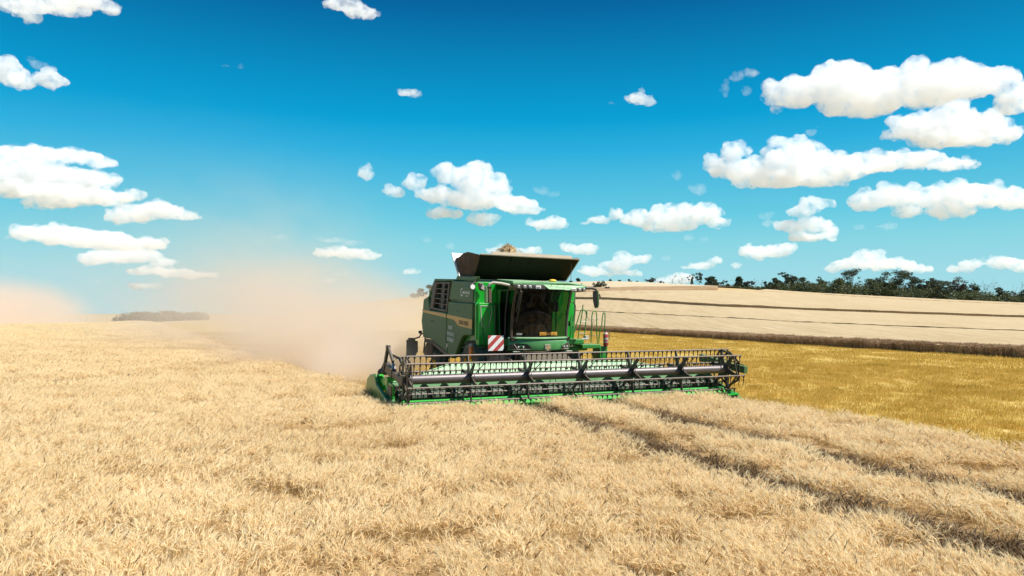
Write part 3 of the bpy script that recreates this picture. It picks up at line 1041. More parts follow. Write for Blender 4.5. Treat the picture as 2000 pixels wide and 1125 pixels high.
b = MB(); b.prism([(-1.55, 6.10, 3.95), (1.85, 6.10, 3.92), (2.0, 6.62, 4.72), (-1.64, 6.72, 4.86)], (0, .05, -.03)); P('hopper_rear_lid', b, M['galv'], bevel=.01)
b = MB(); b.prism([(1.86, 4.95, 3.86), (1.86, 6.1, 3.92), (2.1, 6.5, 4.75), (2.1, 4.4, 4.62)], (.04, 0, 0)); P('hopper_side_lid', b, M['galv'])
# gathered canvas corner
b = MB(); n = 33; r = random.Random(4)
topl = [(4.20, 4.60), (4.55, 4.68), (5.05, 4.76), (5.55, 4.745), (6.05, 4.66), (6.45, 4.66), (6.75, 4.62)]
ty = np.linspace(4.20, 6.72, n); tzv = np.interp(ty, [a for a, _ in topl], [c for _, c in topl])
by = np.linspace(4.86, 6.06, n); bz = np.interp(by, [4.0, 6.1], [3.86, 3.99])
rows = 7; grid = []
for j in range(rows + 1):
    t = j / rows; row = []
    for i in range(n):
        fold = (abs(((i / 4.0) % 2) - 1) - .5) * .10 * math.sin(PI * min(1, t * .93 + .07)) + .008 * math.sin(i * 1.9 + j)
        w_ = min(1, i / 5.) * min(1, (n - 1 - i) / 4.)
        row.append(b.bm.verts.new((-1.43 - .09 * min(1, i / 3.) - fold * w_ * .8 - .07 * math.sin(PI * i / (n - 1)) * t, by[i] * (1 - t) + ty[i] * t, bz[i] * (1 - t) + tzv[i] * t)))
    grid.append(row)
for j in range(rows):
    for i in range(n - 1): b.bm.faces.new((grid[j][i], grid[j][i + 1], grid[j + 1][i + 1], grid[j + 1][i]))
P('canvas_corner', b, M['fabric'], smooth=True)
b = MB(); b.box((.2, 5.5, 3.80), (3.3, 1.3, .08)); P('hopper_floor', b, M['grey'])

# --- cab
CABY = 4.12
cab = MB()
cab.box((.03, 3.45, 1.97), (1.96, 1.34, .12))
cab.box((.03, 4.06, 2.72), (1.70, .06, 1.46))
cab_o = P('cab', cab, M['cab_trim'], bevel=.01)
# curved windscreen
NS, NV = 14, 8


def screen_pt(s, t, off=0.):
    """s across 0..1, t up 0..1"""
    x = (-.90 + 1.84 * s) * (1 - .01 * t)
    bow = 1 - (2 * s - 1) ** 2
    y = 2.92 - .28 * bow - .40 * t + .10 * math.sin(PI * t)
    z = 2.03 + 1.44 * t
    return Vector((x, y - off, z))


b = MB(); vs = [[b.bm.verts.new(screen_pt(i / NS, j / NV)) for i in range(NS + 1)] for j in range(NV + 1)]
for j in range(NV):
    for i in range(NS): b.bm.faces.new((vs[j][i], vs[j][i + 1], vs[j + 1][i + 1], vs[j + 1][i]))
P('windscreen', b, M['glass'], cab_o, smooth=True)
for s in (0, 1):
    b = MB(); b.tube([screen_pt(s, t / 6) for t in range(7)], .045, 8); P('cab_post', b, M['purple'] if s else M['fabric'], cab_o, smooth=True)
b = MB()
b.quad((-.91, 3.0, 2.05), (-.91, 4.05, 2.05), (-.89, 4.05, 3.45), (-.89, 2.62, 3.45)); P('side_window', b, M['sideglass'], cab_o)
b = MB(); b.quad((.95, 3.0, 2.05), (.95, 4.05, 2.05), (.93, 4.05, 3.45), (.93, 2.62, 3.45)); P('side_window', b, M['farglass'], cab_o)
b = MB(); b.prism([(-.94, 4.16, 1.8), (-.93, 3.72, 1.8), (-.93, 3.86, 2.3), (-.93, 3.9, 3.0), (-.93, 3.76, 3.5), (-.93, 4.16, 3.5)], (.06, 0, 0))
P('rear_cab_post', b, M['green'], cab_o, bevel=.015)
b = MB(); b.tube([(-.93, 3.35, 2.06), (-.93, 3.30, 2.8), (-.92, 3.12, 3.45)], .025); P('door_frame', b, M['black'], cab_o, smooth=True)
for x, h in ((.98, .14), (-.93, .22)):
    b = MB(); b.box((x, 3.6, 1.86), (.1, 1.0, h)); P('cab_sill', b, M['green'], cab_o, bevel=.02)
# interior
b = MB(); b.box((.08, 3.62, 2.38), (.56, .52, .16)); b.box((.08, 3.92, 2.76), (.54, .15, .72), Matrix.Rotation(-.12, 4, 'X')); b.box((.08, 3.98, 3.18), (.3, .1, .18))
b.box((.08, 3.65, 2.16), (.34, .34, .28)); b.box((.48, 3.5, 2.52), (.16, .5, .12))
P('seat', b, M['seat'], cab_o, bevel=.04)
b = MB(); b.tube([(.08, 3.05, 2.06), (.08, 3.12, 2.55)], .05)
rim = [Vector((.08 + .2 * math.cos(a), 3.16 + .2 * math.sin(a) * .92, 2.60 + .2 * math.sin(a) * .4)) for a in np.linspace(0, 2 * PI, 21)]
b.tube(rim, .016, 6, False); b.beam(rim[0], rim[10], .02, .02)
P('steering_wheel', b, M['black'], cab_o, smooth=True)
b = MB(); b.box((.68, 3.15, 2.95), (.22, .06, .3), Matrix.Rotation(.4, 4, 'Z')); b.tube([(.72, 3.2, 2.2), (.72, 3.2, 2.9)], .02); P('monitor', b, M['black'], cab_o, bevel=.01)
b = MB(); b.tube([screen_pt(.06, .98, .03), screen_pt(.055, .8, .035), screen_pt(.04, .55, .04)], .018, 6); b.beam(screen_pt(.085, .95, .035), screen_pt(.06, .30, .04), .035, .02); b.beam(screen_pt(.07, .95, .05), screen_pt(.05, .6, .06), .06, .05)
P('wiper', b, M['black'], cab_o)
b = MB(); b.prism([screen_pt(.44, .035, .02), screen_pt(.77, .035, .02), screen_pt(.77, .105, .02), screen_pt(.44, .105, .02)], (0, -.008, 0)); pl = P('cab_plate', b, M['amber'], cab_o)
b = MB()
for k in range(13):
    s = .465 + .022 * k
    b.prism([screen_pt(s, .052, .03), screen_pt(s + .010 + .004 * (k % 3), .052, .03), screen_pt(s + .010, .088, .03), screen_pt(s, .088, .03)], (0, -.003, 0))
P('plate_marks', b, paint('plate_marks_brown', (.30, .13, .02), .5, .1, 0), pl)
b = MB(); b.prism([screen_pt(.07, .05, .012), screen_pt(.15, .045, .012), screen_pt(.165, .085, .012), screen_pt(.08, .09, .012)], (0, -.003, 0)); P('sticker', b, M['pale'], cab_o)

# roof with stepped fascia
b = MB()
prof = [(-.98, 3.72), (-.04, 3.71), (.05, 3.70), (.80, 3.68), (.96, 3.70), (1.48, 3.61), (1.48, 3.53), (1.0, 3.515), (.80, 3.45), (.10, 3.465), (-.04, 3.60), (-.98, 3.62)]
front = [Vector((x, 2.42 + .10 * (abs(x - .25) / 1.2) ** 2 - (.06 if .0 < x < .85 and z < 3.6 else 0) + (z - 3.5) * .35, z)) for x, z in prof]
back_ = [Vector((x * .92, 4.2, z + .12 if z > 3.6 else z)) for x, z in prof]
va = [b.bm.verts.new(p) for p in front]; vb = [b.bm.verts.new(p) for p in back_]
b.bm.faces.new(va); b.bm.faces.new(list(reversed(vb)))
for i in range(len(va)): b.bm.faces.new((va[i], vb[i], vb[(i + 1) % len(va)], va[(i + 1) % len(va)]))
roof = P('cab_roof', b, M['green_roof'], cab_o, bevel=.02)
b = MB()
b.prism([(-1.0, 2.50, 3.61), (-.06, 2.44, 3.60), (.08, 2.42, 3.455), (-.93, 2.50, 3.455)], (0, .5, 0))
b.prism([(.82, 2.42, 3.45), (1.0, 2.46, 3.52), (1.42, 2.52, 3.53), (1.42, 2.52, 3.42), (.84, 2.44, 3.41)], (0, .4, 0))
b.box((.0, 3.3, 3.46), (1.86, 1.5, .05))
P('lamp_housing', b, M['black'], roof, bevel=.012)
for x, w, h, z in ((-.84, .075, .085, 3.545), (-.65, .085, .085, 3.54), (-.48, .085, .085, 3.54), (-.22, .17, .10, 3.525), (.97, .16, .09, 3.47), (1.18, .085, .08, 3.475), (1.33, .06, .085, 3.48)):
    b = MB(); b.box((x, 2.43 + .02 * abs(x), z), (w, .06, h)); lp = P('roof_lamp', b, M['lens'], roof, bevel=.018)
    b = MB(); b.box((x, 2.395 + .02 * abs(x), z + .005), (w * .62, .012, h * .5)); P('bulb', b, M['steel'], lp)
for x in (.2, .42, .64):
    b = MB(); b.ico((x, 2.40, 3.60), .016, 1); P('bolt', b, M['black'], roof)
b = MB(); b.lathe([(0, .11), (.02, .12), (.05, .11), (.07, .06), (.075, 0)], (.40, 2.75, 3.72), 'Z', 18); P('beacon', b, M['yellow'], roof, smooth=True)
b = MB(); b.tube([(1.02, 2.75, 3.70), (1.02, 2.75, 3.76)], .05, 10); b.tube([(1.02, 2.75, 3.74), (1.04, 2.75, 4.28)], .008, 5); P('antenna', b, M['black'], roof, smooth=True)
b = MB(); b.tube([(1.36, 2.7, 3.60), (1.36, 2.7, 3.67)], .035, 10); P('receiver', b, M['black'], roof, smooth=True)

# mirrors
b = MB(); b.tube([(-.96, 2.72, 3.575), (-1.3, 2.72, 3.64), (-1.55, 2.72, 3.66), (-1.66, 2.74, 3.60), (-1.68, 2.76, 3.55)], .042, 8)
mr = P('mirror', b, M['pale'], smooth=True)
b = MB(); b.box((-1.68, 2.80, 3.30), (.25, .07, .50), Matrix.Rotation(.35, 4, 'Z')); P('mirror_housing', b, M['green_dusty'], mr, bevel=.03)
b = MB(); b.box((-1.63, 2.755, 3.27), (.10, .02, .42), Matrix.Rotation(.35, 4, 'Z')); P('mirror_glass', b, M['fabric'], mr)
b = MB(); b.tube([(1.40, 2.48, 3.53), (1.60, 2.45, 3.535), (1.72, 2.45, 3.50), (1.76, 2.45, 3.44)], [.05, .05, .045, .035], 8)
mr = P('mirror', b, M['purple'], smooth=True)
b = MB(); b.prism([(1.66, 2.50, 3.44), (1.80, 2.40, 3.45), (1.82, 2.40, 3.05), (1.79, 2.40, 2.93), (1.71, 2.48, 2.90), (1.67, 2.50, 3.15)], (.05, .09, 0)); P('mirror_housing', b, M['green_dusty'], mr, bevel=.02)
b = MB(); b.prism([(1.645, 2.495, 3.42), (1.745, 2.42, 3.42), (1.765, 2.42, 2.95), (1.69, 2.475, 2.93), (1.65, 2.495, 3.15)], (0, -.006, 0)); P('mirror_glass', b, M['plastic'], mr)
b = MB(); b.prism([(1.86, 2.45, 3.36), (1.92, 2.47, 3.27), (1.90, 2.47, 3.24), (1.85, 2.45, 3.28)], (0, .03, 0)); P('mirror_hook', b, M['black'], mr)

# --- bumper under the windscreen
def arc_y(x, y0=2.48, dip=.42): return y0 + dip * (abs(x - .04) / 1.0) ** 2.0


def arc_strip(mb, xs_, zlo, zhi, thick=.10, dy=0., lean=0.):
    for xa, xb in zip(xs_, xs_[1:]):
        pts = []
        for x, z, l in ((xa, zlo, 0), (xb, zlo, 0), (xb, zhi, lean), (xa, zhi, lean)): pts.append((x, arc_y(x) + dy + l, z))
        mb.prism(pts, (0, thick, 0))


XS = list(np.linspace(-1.0, 1.02, 22))
b = MB(); vs = []
profb = [(.06, 2.035), (-.02, 2.015), (-.03, 1.99), (.035, 1.95), (.0, 1.915), (-.015, 1.78), (.02, 1.66), (.07, 1.625), (.25, 1.62)]
for dy, z in profb: vs.append([b.bm.verts.new((x, arc_y(x) + dy, z)) for x in XS])
for j in range(len(profb) - 1):
    for i in range(len(XS) - 1): b.bm.faces.new((vs[j][i], vs[j][i + 1], vs[j + 1][i + 1], vs[j + 1][i]))
bp = P('bumper', b, M['green_roof'], smooth=True)
for pts in ([(-.98, 1.80), (-.76, 1.86), (-.50, 1.825), (-.36, 1.69), (-.55, 1.655), (-.98, 1.675)], [(.98, 1.87), (.82, 1.83), (.66, 1.75), (.60, 1.66), (.80, 1.655), (.98, 1.68)]):
    b = MB(); b.prism([(x, arc_y(x) - .03, z) for x, z in pts], (0, .03, 0)); hl = P('headlight', b, M['plastic'], bp)
    c = sum(p[0] for p in pts) / 6; zc = 1.73
    for dx in (-.06, .07):
        b = MB(); b.ico((c + dx, arc_y(c + dx) - .035, zc), .033, 2, (1, .5, 1)); P('bulb', b, M['steel'], hl, smooth=True)
    b = MB(); b.tube([(c - .17, arc_y(c - .17) - .045, zc + .09), (c - .08, arc_y(c - .08) - .05, zc - .06), (c + .14, arc_y(c + .14) - .05, zc - .055)], .008, 5); P('light_trim', b, M['pale'], hl)
b = MB(); b.prism([(x, 2.445, z) for x, z in ((.01, 1.82), (.19, 1.82), (.20, 1.68), (.10, 1.62), (0, 1.68))], (0, .04, 0)); em = P('badge', b, M['grey'], bp, bevel=.01)
b = MB(); b.prism([(x, 2.437, z) for x, z in ((.05, 1.70), (.09, 1.735), (.085, 1.79), (.105, 1.745), (.15, 1.72), (.165, 1.685), (.13, 1.70), (.10, 1.705), (.07, 1.685))], (0, .006, 0)); P('emblem', b, M['stripe'], em)
b = MB(); b.box((-.78, 2.75, 1.60), (.25, .08, .03)); P('fender', b, M['pale'], bp, bevel=.01)
b = MB(); b.box((.95, 2.9, 1.58), (.3, .2, .03)); P('fender', b, M['pale'], bp, bevel=.01)

# --- feeder house
b = MB(); b.prism([(-.72, 4.2, 1.75), (-.72, 4.2, .8), (-.72, 1.45, .35), (-.72, 1.35, .95), (-.72, 2.6, 1.56)], (1.5, 0, 0)); P('feeder_house', b, M['black'], bevel=.03)
b = MB(); b.box((-1.15, 3.2, 1.42), (.7, .5, .22)); b.tube([(-1.0, 2.6, 1.3), (-.9, 3.6, 1.5)], .06); P('axle_carrier', b, M['black'], bevel=.02)
b = MB(); b.tube([(.95, 2.6, 1.3), (.9, 3.6, 1.5)], .06); P('lift_ram', b, M['black'], smooth=True)

# --- hazard board and small lamp
b = MB(); b.box((-1.35, 3.02, 1.855), (.50, .025, .46)); hb = P('hazard_board', b, M['hazard'], bevel=.006)
b = MB(); b.box((-1.25, 3.3, 1.86), (.06, .5, .06)); P('bracket', b, M['black'], hb)
b = MB(); b.lathe([(0, 0), (0, .05), (.03, .066), (.30, .066), (.34, .05), (.36, 0)], (-1.84, 3.9, 1.40), 'Z', 14); ml = P('marker_lamp', b, M['orange'], smooth=True)
b = MB(); b.lathe([(.34, .06), (.40, .055), (.43, 0)], (-1.84, 3.9, 1.40), 'Z', 14); P('cap', b, M['pale'], ml, smooth=True)
b = MB(); b.tube([(-1.84, 3.95, 1.42), (-1.6, 4.0, 1.42), (-1.2, 4.0, 1.6)], .025); P('bracket', b, M['black'], ml, smooth=True)

# --- platform, steps and rails on the far side
b = MB()
b.box((1.36, 3.35, 1.86), (.48, .7, .15)); b.box((1.92, 3.45, 1.70), (.66, .7, .13)); b.box((2.38, 3.4, 1.22), (.28, .5, .95)); b.box((1.55, 3.6, 1.62), (.7, .5, .12))
pf = P('platform', b, M['green'], bevel=.02)
for z in (.55, .85, 1.15):
    b = MB(); b.box((2.40, 3.13, z), (.32, .18, .03)); P('step', b, M['steel'], pf)
b = MB(); b.box((1.84, 3.3, 1.98), (.12, .12, .12)); b.box((1.74, 3.25, 1.93), (.25, .12, .05)); P('battery_switch', b, M['pale'], pf, bevel=.02)
b = MB()
b.tube([(1.36, 3.35, 2.1), (1.38, 3.35, 2.6)], .02); b.tube([(1.28, 3.3, 2.0), (1.28, 3.3, 2.55), (1.34, 3.32, 2.68)], .03); b.tube([(1.42, 3.4, 1.95), (1.44, 3.4, 2.7)], .025)
b.tube([(1.20, 3.5, 2.0), (1.24, 3.5, 2.75), (1.31, 3.5, 2.95)], .03); b.box((1.32, 3.35, 2.42), (.14, .12, .16))
P('hydraulic_lines', b, M['green'], pf, smooth=True)
RY = 3.4
rails = [
    [(1.34, 3.12), (1.42, 3.11), (1.50, 3.00), (1.49, 2.85), (1.44, 2.30), (1.43, 2.0)],
    [(1.48, 2.15), (1.56, 2.42), (1.66, 2.72), (1.72, 2.86), (1.80, 2.875)],
    [(1.60, 1.82), (1.66, 2.2), (1.745, 2.62), (1.79, 2.88), (1.80, 3.02)],
    [(1.80, 2.84), (1.86, 2.865), (1.925, 2.81), (1.94, 2.68), (1.90, 2.3), (1.83, 1.86)],
    [(2.12, 1.80), (2.145, 2.3), (2.155, 2.66), (2.19, 2.79), (2.25, 2.825), (2.31, 2.79), (2.335, 2.66), (2.325, 2.2), (2.36, 1.76)],
    [(2.42, 1.78), (2.455, 2.16), (2.535, 2.36), (2.56, 2.66), (2.60, 2.77), (2.645, 2.77), (2.66, 2.64), (2.635, 2.2), (2.66, 1.3)],
]
for k, rl in enumerate(rails):
    b = MB(); b.tube([(x, RY + .03 * k, z) for x, z in rl], .018, 7)
    if k == 3: b.tube([(1.71, RY + .06, 2.47), (1.92, RY + .06, 2.48)], .014, 6); b.tube([(1.65, RY + .06, 2.11), (1.87, RY + .06, 2.11)], .014, 6); b.tube([(1.91, RY + .06, 2.83), (1.945, RY + .06, 2.72)], .03, 7)
    P('handrail', b, M['green'] if k else M['black'], pf, smooth=True)
b = MB()
for z0, z1 in ((2.72, 2.56), (2.0, 2.05)):
    pts = [(1.93 + .22 * t, RY + .08, z0 + (z1 - z0) * t - .10 * math.sin(PI * t)) for t in np.linspace(0, 1, 8)]
    b.tube(pts, .008, 5); b.tube([(2.145 + .25 * t, RY + .12, z1 - .03 * math.sin(PI * t) + .0 * t) for t in np.linspace(0, 1, 5)], .008, 5)
b.tube([(1.68, RY, 2.1), (1.78, RY, 1.98), (2.0, RY, 2.0), (2.15, RY, 2.5)], .007, 5)
P('safety_chain', b, M['black'], pf, smooth=True)

# --- wheels
def wheel(x, y, R_, w, lugs):
    b = MB(); b.lathe([(-w / 2, R_ * .56), (-w / 2, R_ * .82), (-w * .42, R_ * .95), (-w * .25, R_), (w * .25, R_), (w * .42, R_ * .95), (w / 2, R_ * .82), (w / 2, R_ * .56)], (x, y, R_), 'X', 40)
    for k in range(lugs):
        a = 2 * PI * k / lugs
        for s in (-1, 1):
            aa = a + (PI / lugs if s > 0 else 0)
            c = Vector((x + s * w * .25, y + math.cos(aa) * (R_ + .015), R_ + math.sin(aa) * (R_ + .015)))
            b.box(c, (w * .55, .07, .06), Matrix.Rotation(aa - PI / 2, 4, 'X') @ Matrix.Rotation(s * .6, 4, 'Z'))
    t = P('wheel', b, M['rubber'], smooth=True)
    b = MB(); b.lathe([(-w * .35, 0), (-w * .35, R_ * .2), (-w * .2, R_ * .25), (-w * .2, R_ * .5), (-w * .48, R_ * .56), (w * .48, R_ * .56), (w * .2, R_ * .5), (w * .2, 0)], (x, y, R_), 'X', 28); P('rim', b, M['yellow'], t, smooth=True)


wheel(-1.42, 4.55, .92, .62, 20); wheel(1.62, 4.55, .92, .62, 20)
wheel(-1.35, 9.2, .66, .45, 16); wheel(1.6, 9.2, .66, .45, 16)

# --- rear: chopper, light board on its arm
b = MB(); b.prism(side_poly([(9.9, 1.75), (10.9, 1.55), (11.3, 1.15), (11.0, .95), (9.9, 1.2)], -1.45), (3.1, 0, 0)); P('straw_chopper', b, M['rubber'], bevel=.03)
b = MB(); b.prism([(x, 10.8, z) for x, z in ((-2.25, 1.05), (-2.25, 1.70), (-2.18, 1.70), (-2.18, 1.78), (-1.90, 1.77), (-1.90, 1.66), (-1.80, 1.65), (-1.79, 1.25), (-1.9, 1.05))], (0, .09, 0)); lb = P('rear_light_board', b, M['rubber'], bevel=.01)
b = MB(); b.tube([(-1.9, 10.85, 1.75), (-1.74, 10.82, 1.80), (-1.70, 10.7, 1.92), (-1.6, 10.5, 1.98)], .03); b.box((-1.71, 10.78, 2.0), (.12, .1, .12)); b.tube([(-1.60, 10.4, 1.8), (-1.64, 10.5, 1.2)], .03); b.tube([(-1.45, 10.4, 1.3), (-1.3, 10.3, 1.7)], .02)
P('light_arm', b, M['black'], lb, smooth=True)

# ------------------------------------------------------------------ header with the reel
hd = MB()
hd.prism([(-5.0, 1.20, .22), (-5.0, 1.20, 1.0), (4.95, 1.20, 1.0), (4.95, 1.20, .22)], (0, .08, 0))
hd.prism([(-5.0, 1.36, .20), (-5.0, .55, .14), (-5.0, -.12, .20), (-5.0, -.12, .25), (-5.0, .55, .22), (-5.0, 1.36, .30)], (9.95, 0, 0))
hd.box((0, 1.55, .42), (9.9, .22, .22))
for x in (-3.2, -1.6, 1.6, 3.2): hd.box((x, 1.45, .7), (.08, .16, .6))
HD = P('header', hd, M['sheet'], CH, bevel=.01)
b = MB(); b.prism([(-5.0, 1.19, .98), (-4.1, 1.30, 1.14), (-3.13, 1.62, 1.38), (2.42, 1.62, 1.30), (3.5, 1.32, 1.09), (4.95, 1.19, .98)], (0, .03, -.03)); P('back_sheet', b, M['sheet'], HD)
b = MB(); b.tube([(-4.1, 1.30, 1.16), (-3.13, 1.62, 1.40), (2.42, 1.62, 1.32), (3.5, 1.32, 1.11)], .022, 6); P('back_sheet_edge', b, M['green'], HD)
# auger with flighting
b = MB(); b.lathe([(-4.85, 0), (-4.85, .24), (4.8, .24), (4.8, 0)], (0, .72, .60), 'X', 20)
for s, xa, xb in ((1, -4.8, -.8), (-1, 4.75, .8)):
    steps = 130; prevp = None
    for k in range(steps + 1):
        t = k / steps; x = xa + (xb - xa) * t; a = s * t * 2 * PI * 7.5
        p = Vector((x, .72 + math.cos(a) * .24, .60 + math.sin(a) * .24)); q = Vector((x, .72 + math.cos(a) * .36, .60 + math.sin(a) * .36))
        if prevp: b.quad(prevp[0], p, q, prevp[1])
        prevp = (p, q)
for k in range(18):
    x = -.75 + k * .085; a = k * 1.9
    b.tube([(x, .72 + math.cos(a) * .22, .60 + math.sin(a) * .22), (x, .72 + math.cos(a) * .36, .60 + math.sin(a) * .36)], .012, 5)
P('auger', b, M['auger'], HD, smooth=True)
b = MB(); b.prism([(-4.85, -.10, .42), (-4.85, .13, .62), (-4.85, .16, .60), (-4.85, -.06, .39)], (9.65, 0, 0))
P('feed_apron', b, M['green_clean'], HD)
b = MB(); b.box((-.02, -.16, .16), (9.9, .10, .04))
for k in range(129): b.prism([(-4.9 + k * .0762, -.18, .15), (-4.86 + k * .0762, -.18, .15), (-4.88 + k * .0762, -.32, .16)], (0, 0, .02))
P('knife_bar', b, M['steel'], HD)

# end dividers
b = MB()
dv = [(3.60, .30), (3.66, .60), (3.45, .90), (3.05, 1.04), (2.30, 1.12), (2.10, .86), (1.2, .68), (.35, .50), (-.05, .44), (-.42, .26), (-.30, .14), (1.0, .14), (3.0, .18)]
b.prism(side_poly(dv, -5.12), (.10, 0, 0)); dl = P('end_divider', b, M['green'], HD, bevel=.04, seg=3)
b = MB(); b.prism(side_poly([(2.32, 1.10), (2.95, 1.02), (3.4, .90), (3.4, .7), (2.2, .8)], -5.02), (.16, 0, 0)); b.prism([(-5.02, .55, .55), (-4.74, .55, .50), (-4.74, -.15, .40), (-5.02, -.15, .44)], (0, 0, .02))
b.prism(side_poly([(1.6, .62), (.62, .60), (.62, .95), (1.62, 1.02)], -4.98), (.05, 0, 0))
b.prism([(-5.0, 2.05, 1.0), (-4.78, 2.05, 1.02), (-4.78, 1.2, 1.16), (-5.0, 1.2, 1.10)], (0, 0, -.2)); b.box((-4.94, 2.0, .80), (.12, .3, .2))
P('drive_cover', b, M['green_clean'], dl, bevel=.015)
b = MB(); b.box((-4.9, .95, .78), (.2, .5, .26)); b.tube([(-4.86, 1.75, .72), (-4.84, 1.25, .82)], .05); b.ico((-4.86, 2.1, 1.2), .12, 2); b.ico((-4.92, 2.4, 1.15), .1, 2); b.tube([(-4.9, 2.6, 1.12), (-4.88, 2.2, 1.38), (-4.84, 1.9, 1.4)], .035)
P('drive_gear', b, M['black'], dl, smooth=True)
b = MB(); b.prism(side_poly([(1.9, .25), (1.9, .95), (1.3, .98), (.5, .62), (-.05, .46), (-.42, .26), (-.30, .14), (1.0, .14)], 4.92), (.08, 0, 0)); dr = P('end_divider', b, M['green'], HD, bevel=.03)
b = MB(); b.prism([(4.66, .7, .50), (4.98, .7, .54), (4.98, -.2, .40), (4.60, -.2, .38)], (0, 0, .03)); P('drive_cover', b, M['green_clean'], dr)

# reel arms
def reel_arm(x, s):
    b = MB(); b.beam((x, 2.05, 1.34), (x, 1.05, 1.20), .14, .24); b.beam((x, 1.05, 1.19), (x, -.02, 1.08), .11, .17)
    b.box((x, .0, 1.12), (.10, .20, .26))
    a = P('reel_arm', b, M['black'], HD, bevel=.012)
    return a


reel_arm(-4.86, -1)
b = MB(); b.beam((-4.93, 1.95, 1.25), (-4.90, 1.62, 1.86), .07, .11); b.beam((-4.90, 1.60, 1.88), (-4.86, 1.15, 1.50), .06, .10); b.box((-4.9, 1.60, 1.86), (.10, .16, .10))
P('lift_mast', b, M['black'], HD, bevel=.01)
b = MB(); b.tube([(-4.84, 1.50, 1.74), (-4.84, 1.20, 1.36)], .03); b.tube([(-4.84, 1.24, 1.42), (-4.84, 1.10, 1.26)], .05); P('lift_cylinder', b, M['steel'], HD, smooth=True)
for k in range(4):
    o_ = .05 * k
    b = MB(); b.tube([(-4.86 + o_, 1.55, 1.70 - .05 * k), (-4.74, 1.1 - .1 * k, 1.62), (-4.72, .7, 1.40), (-4.78, .45 - o_, 1.18)], .016, 6)
    P('hydraulic_hose', b, M['black'], HD, smooth=True)
b = MB(); b.beam((5.05, 1.7, 1.36), (5.05, .62, 1.22), .14, .22); b.beam((5.05, .62, 1.21), (5.05, -.42, 1.12), .12, .20); b.tube([(4.98, .9, 1.42), (5.0, -.1, 1.31), (5.05, -.36, 1.25)], .018, 6)
P('reel_arm', b, M['green_dusty'], HD, bevel=.012)

# reel: tube, spiders, six tine bars
RZ, RR = 1.13, .58
b = MB(); b.lathe([(-4.70, 0), (-4.70, .118), (4.62, .118), (4.62, 0)], (0, 0, RZ), 'X', 28); P('reel_tube', b, M['tube'], HD, smooth=True)
PHI = [math.radians(-15 + 60 * k) for k in range(6)]


def rp(x, phi, r): return Vector((x, -math.sin(phi) * r, RZ + math.cos(phi) * r))


spx = [-4.76, -3.17, -1.62, -.05, 1.48, 3.05, 4.62]
for q, x in enumerate(spx):
    b = MB()
    hexp = [rp(x - .02, PHI[k] + math.radians(30), .20) for k in range(6)]
    b.prism(hexp, (.04, 0, 0))
    for k in range(6):
        ph = PHI[k]; t_ = Vector((0, -math.cos(ph), -math.sin(ph)))
        b.prism([rp(x - .015, ph, .14) + t_ * .085, rp(x - .015, ph, RR) + t_ * .035, rp(x - .015, ph, RR) - t_ * .035, rp(x - .015, ph, .14) - t_ * .085], (.03, 0, 0))
    if q in (0, 6):      # the end spiders carry an outer ring of links
        for k in range(6): b.beam(rp(x, PHI[k], RR), rp(x, PHI[(k + 1) % 6], RR), .02, .05)
        sx_ = -.10 if q == 0 else .16
        for k in range(6):
            b.beam(rp(x + sx_, PHI[k] + .35, .5), rp(x + sx_, PHI[(k + 1) % 6] + .35, .5), .02, .06)
            b.beam(rp(x + sx_, PHI[k] + .35, .5), rp(x + sx_, 0, .02), .02, .05)
    else:
        for k in (1, 3, 5): b.tube([rp(x + .12, PHI[k], .16), rp(x + .28, PHI[k], RR - .02)], .012, 5)
    P('reel_spider', b, M['black'], HD, bevel=.004)
for k in range(6):
    c = rp(0, PHI[k], RR)
    b = MB(); b.tube([(-4.88, c.y, c.z), (4.90, c.y, c.z)], .022, 8)
    b.mi = 1
    nt_ = 66
    for i in range(nt_):
        x = -4.84 + i * (9.70 / (nt_ - 1))
        b.tube([(x, c.y, c.z + .01), (x, c.y + .012, c.z - .06)], .024, 5)
        b.tube([(x, c.y + .01, c.z - .05), (x, c.y + .02, c.z - .16), (x, c.y + .055, c.z - .29)], [.0145, .012, .008], 5)
    if k == 5:
        for i in range(16): b.box((-4.4 + i * .6, c.y - .03, c.z - .03), (.05, .05, .05))
    P('tine_bar', b, [M['bar'], M['tine']], HD, smooth=True)

# ------------------------------------------------------------------ things on the combine
ex = empty('fire_extinguisher', to_world(2.44, 3.12) + (1.70,), TH)
tag(ex, 'red fire extinguisher strapped to the handrail beside the cab steps', 'fire extinguisher')
b = MB(); b.lathe([(0, 0), (.0, .07), (.02, .082), (.38, .082), (.44, .05), (.46, .03), (.46, 0)], (0, 0, 0), 'Z', 18); P('cylinder', b, M['red'], ex, smooth=True)
for z0, z1, r1 in ((.12, .15, .0835), (.20, .27, .0835), (.385, .43, .06)):
    b = MB(); b.lathe([(z0, .0838), (z1, r1)], (0, 0, 0), 'Z', 18); P('paper_label', b, M['pale'], ex, smooth=True)
b = MB(); b.lathe([(.45, .03), (.52, .028), (.53, 0)], (0, 0, 0), 'Z', 12); b.beam((-.06, 0, .52), (.06, 0, .55), .02, .02); b.tube([(.03, -.02, .5), (.1, -.04, .42), (.09, -.06, .2)], .012, 6); P('valve', b, M['black'], ex, smooth=True)

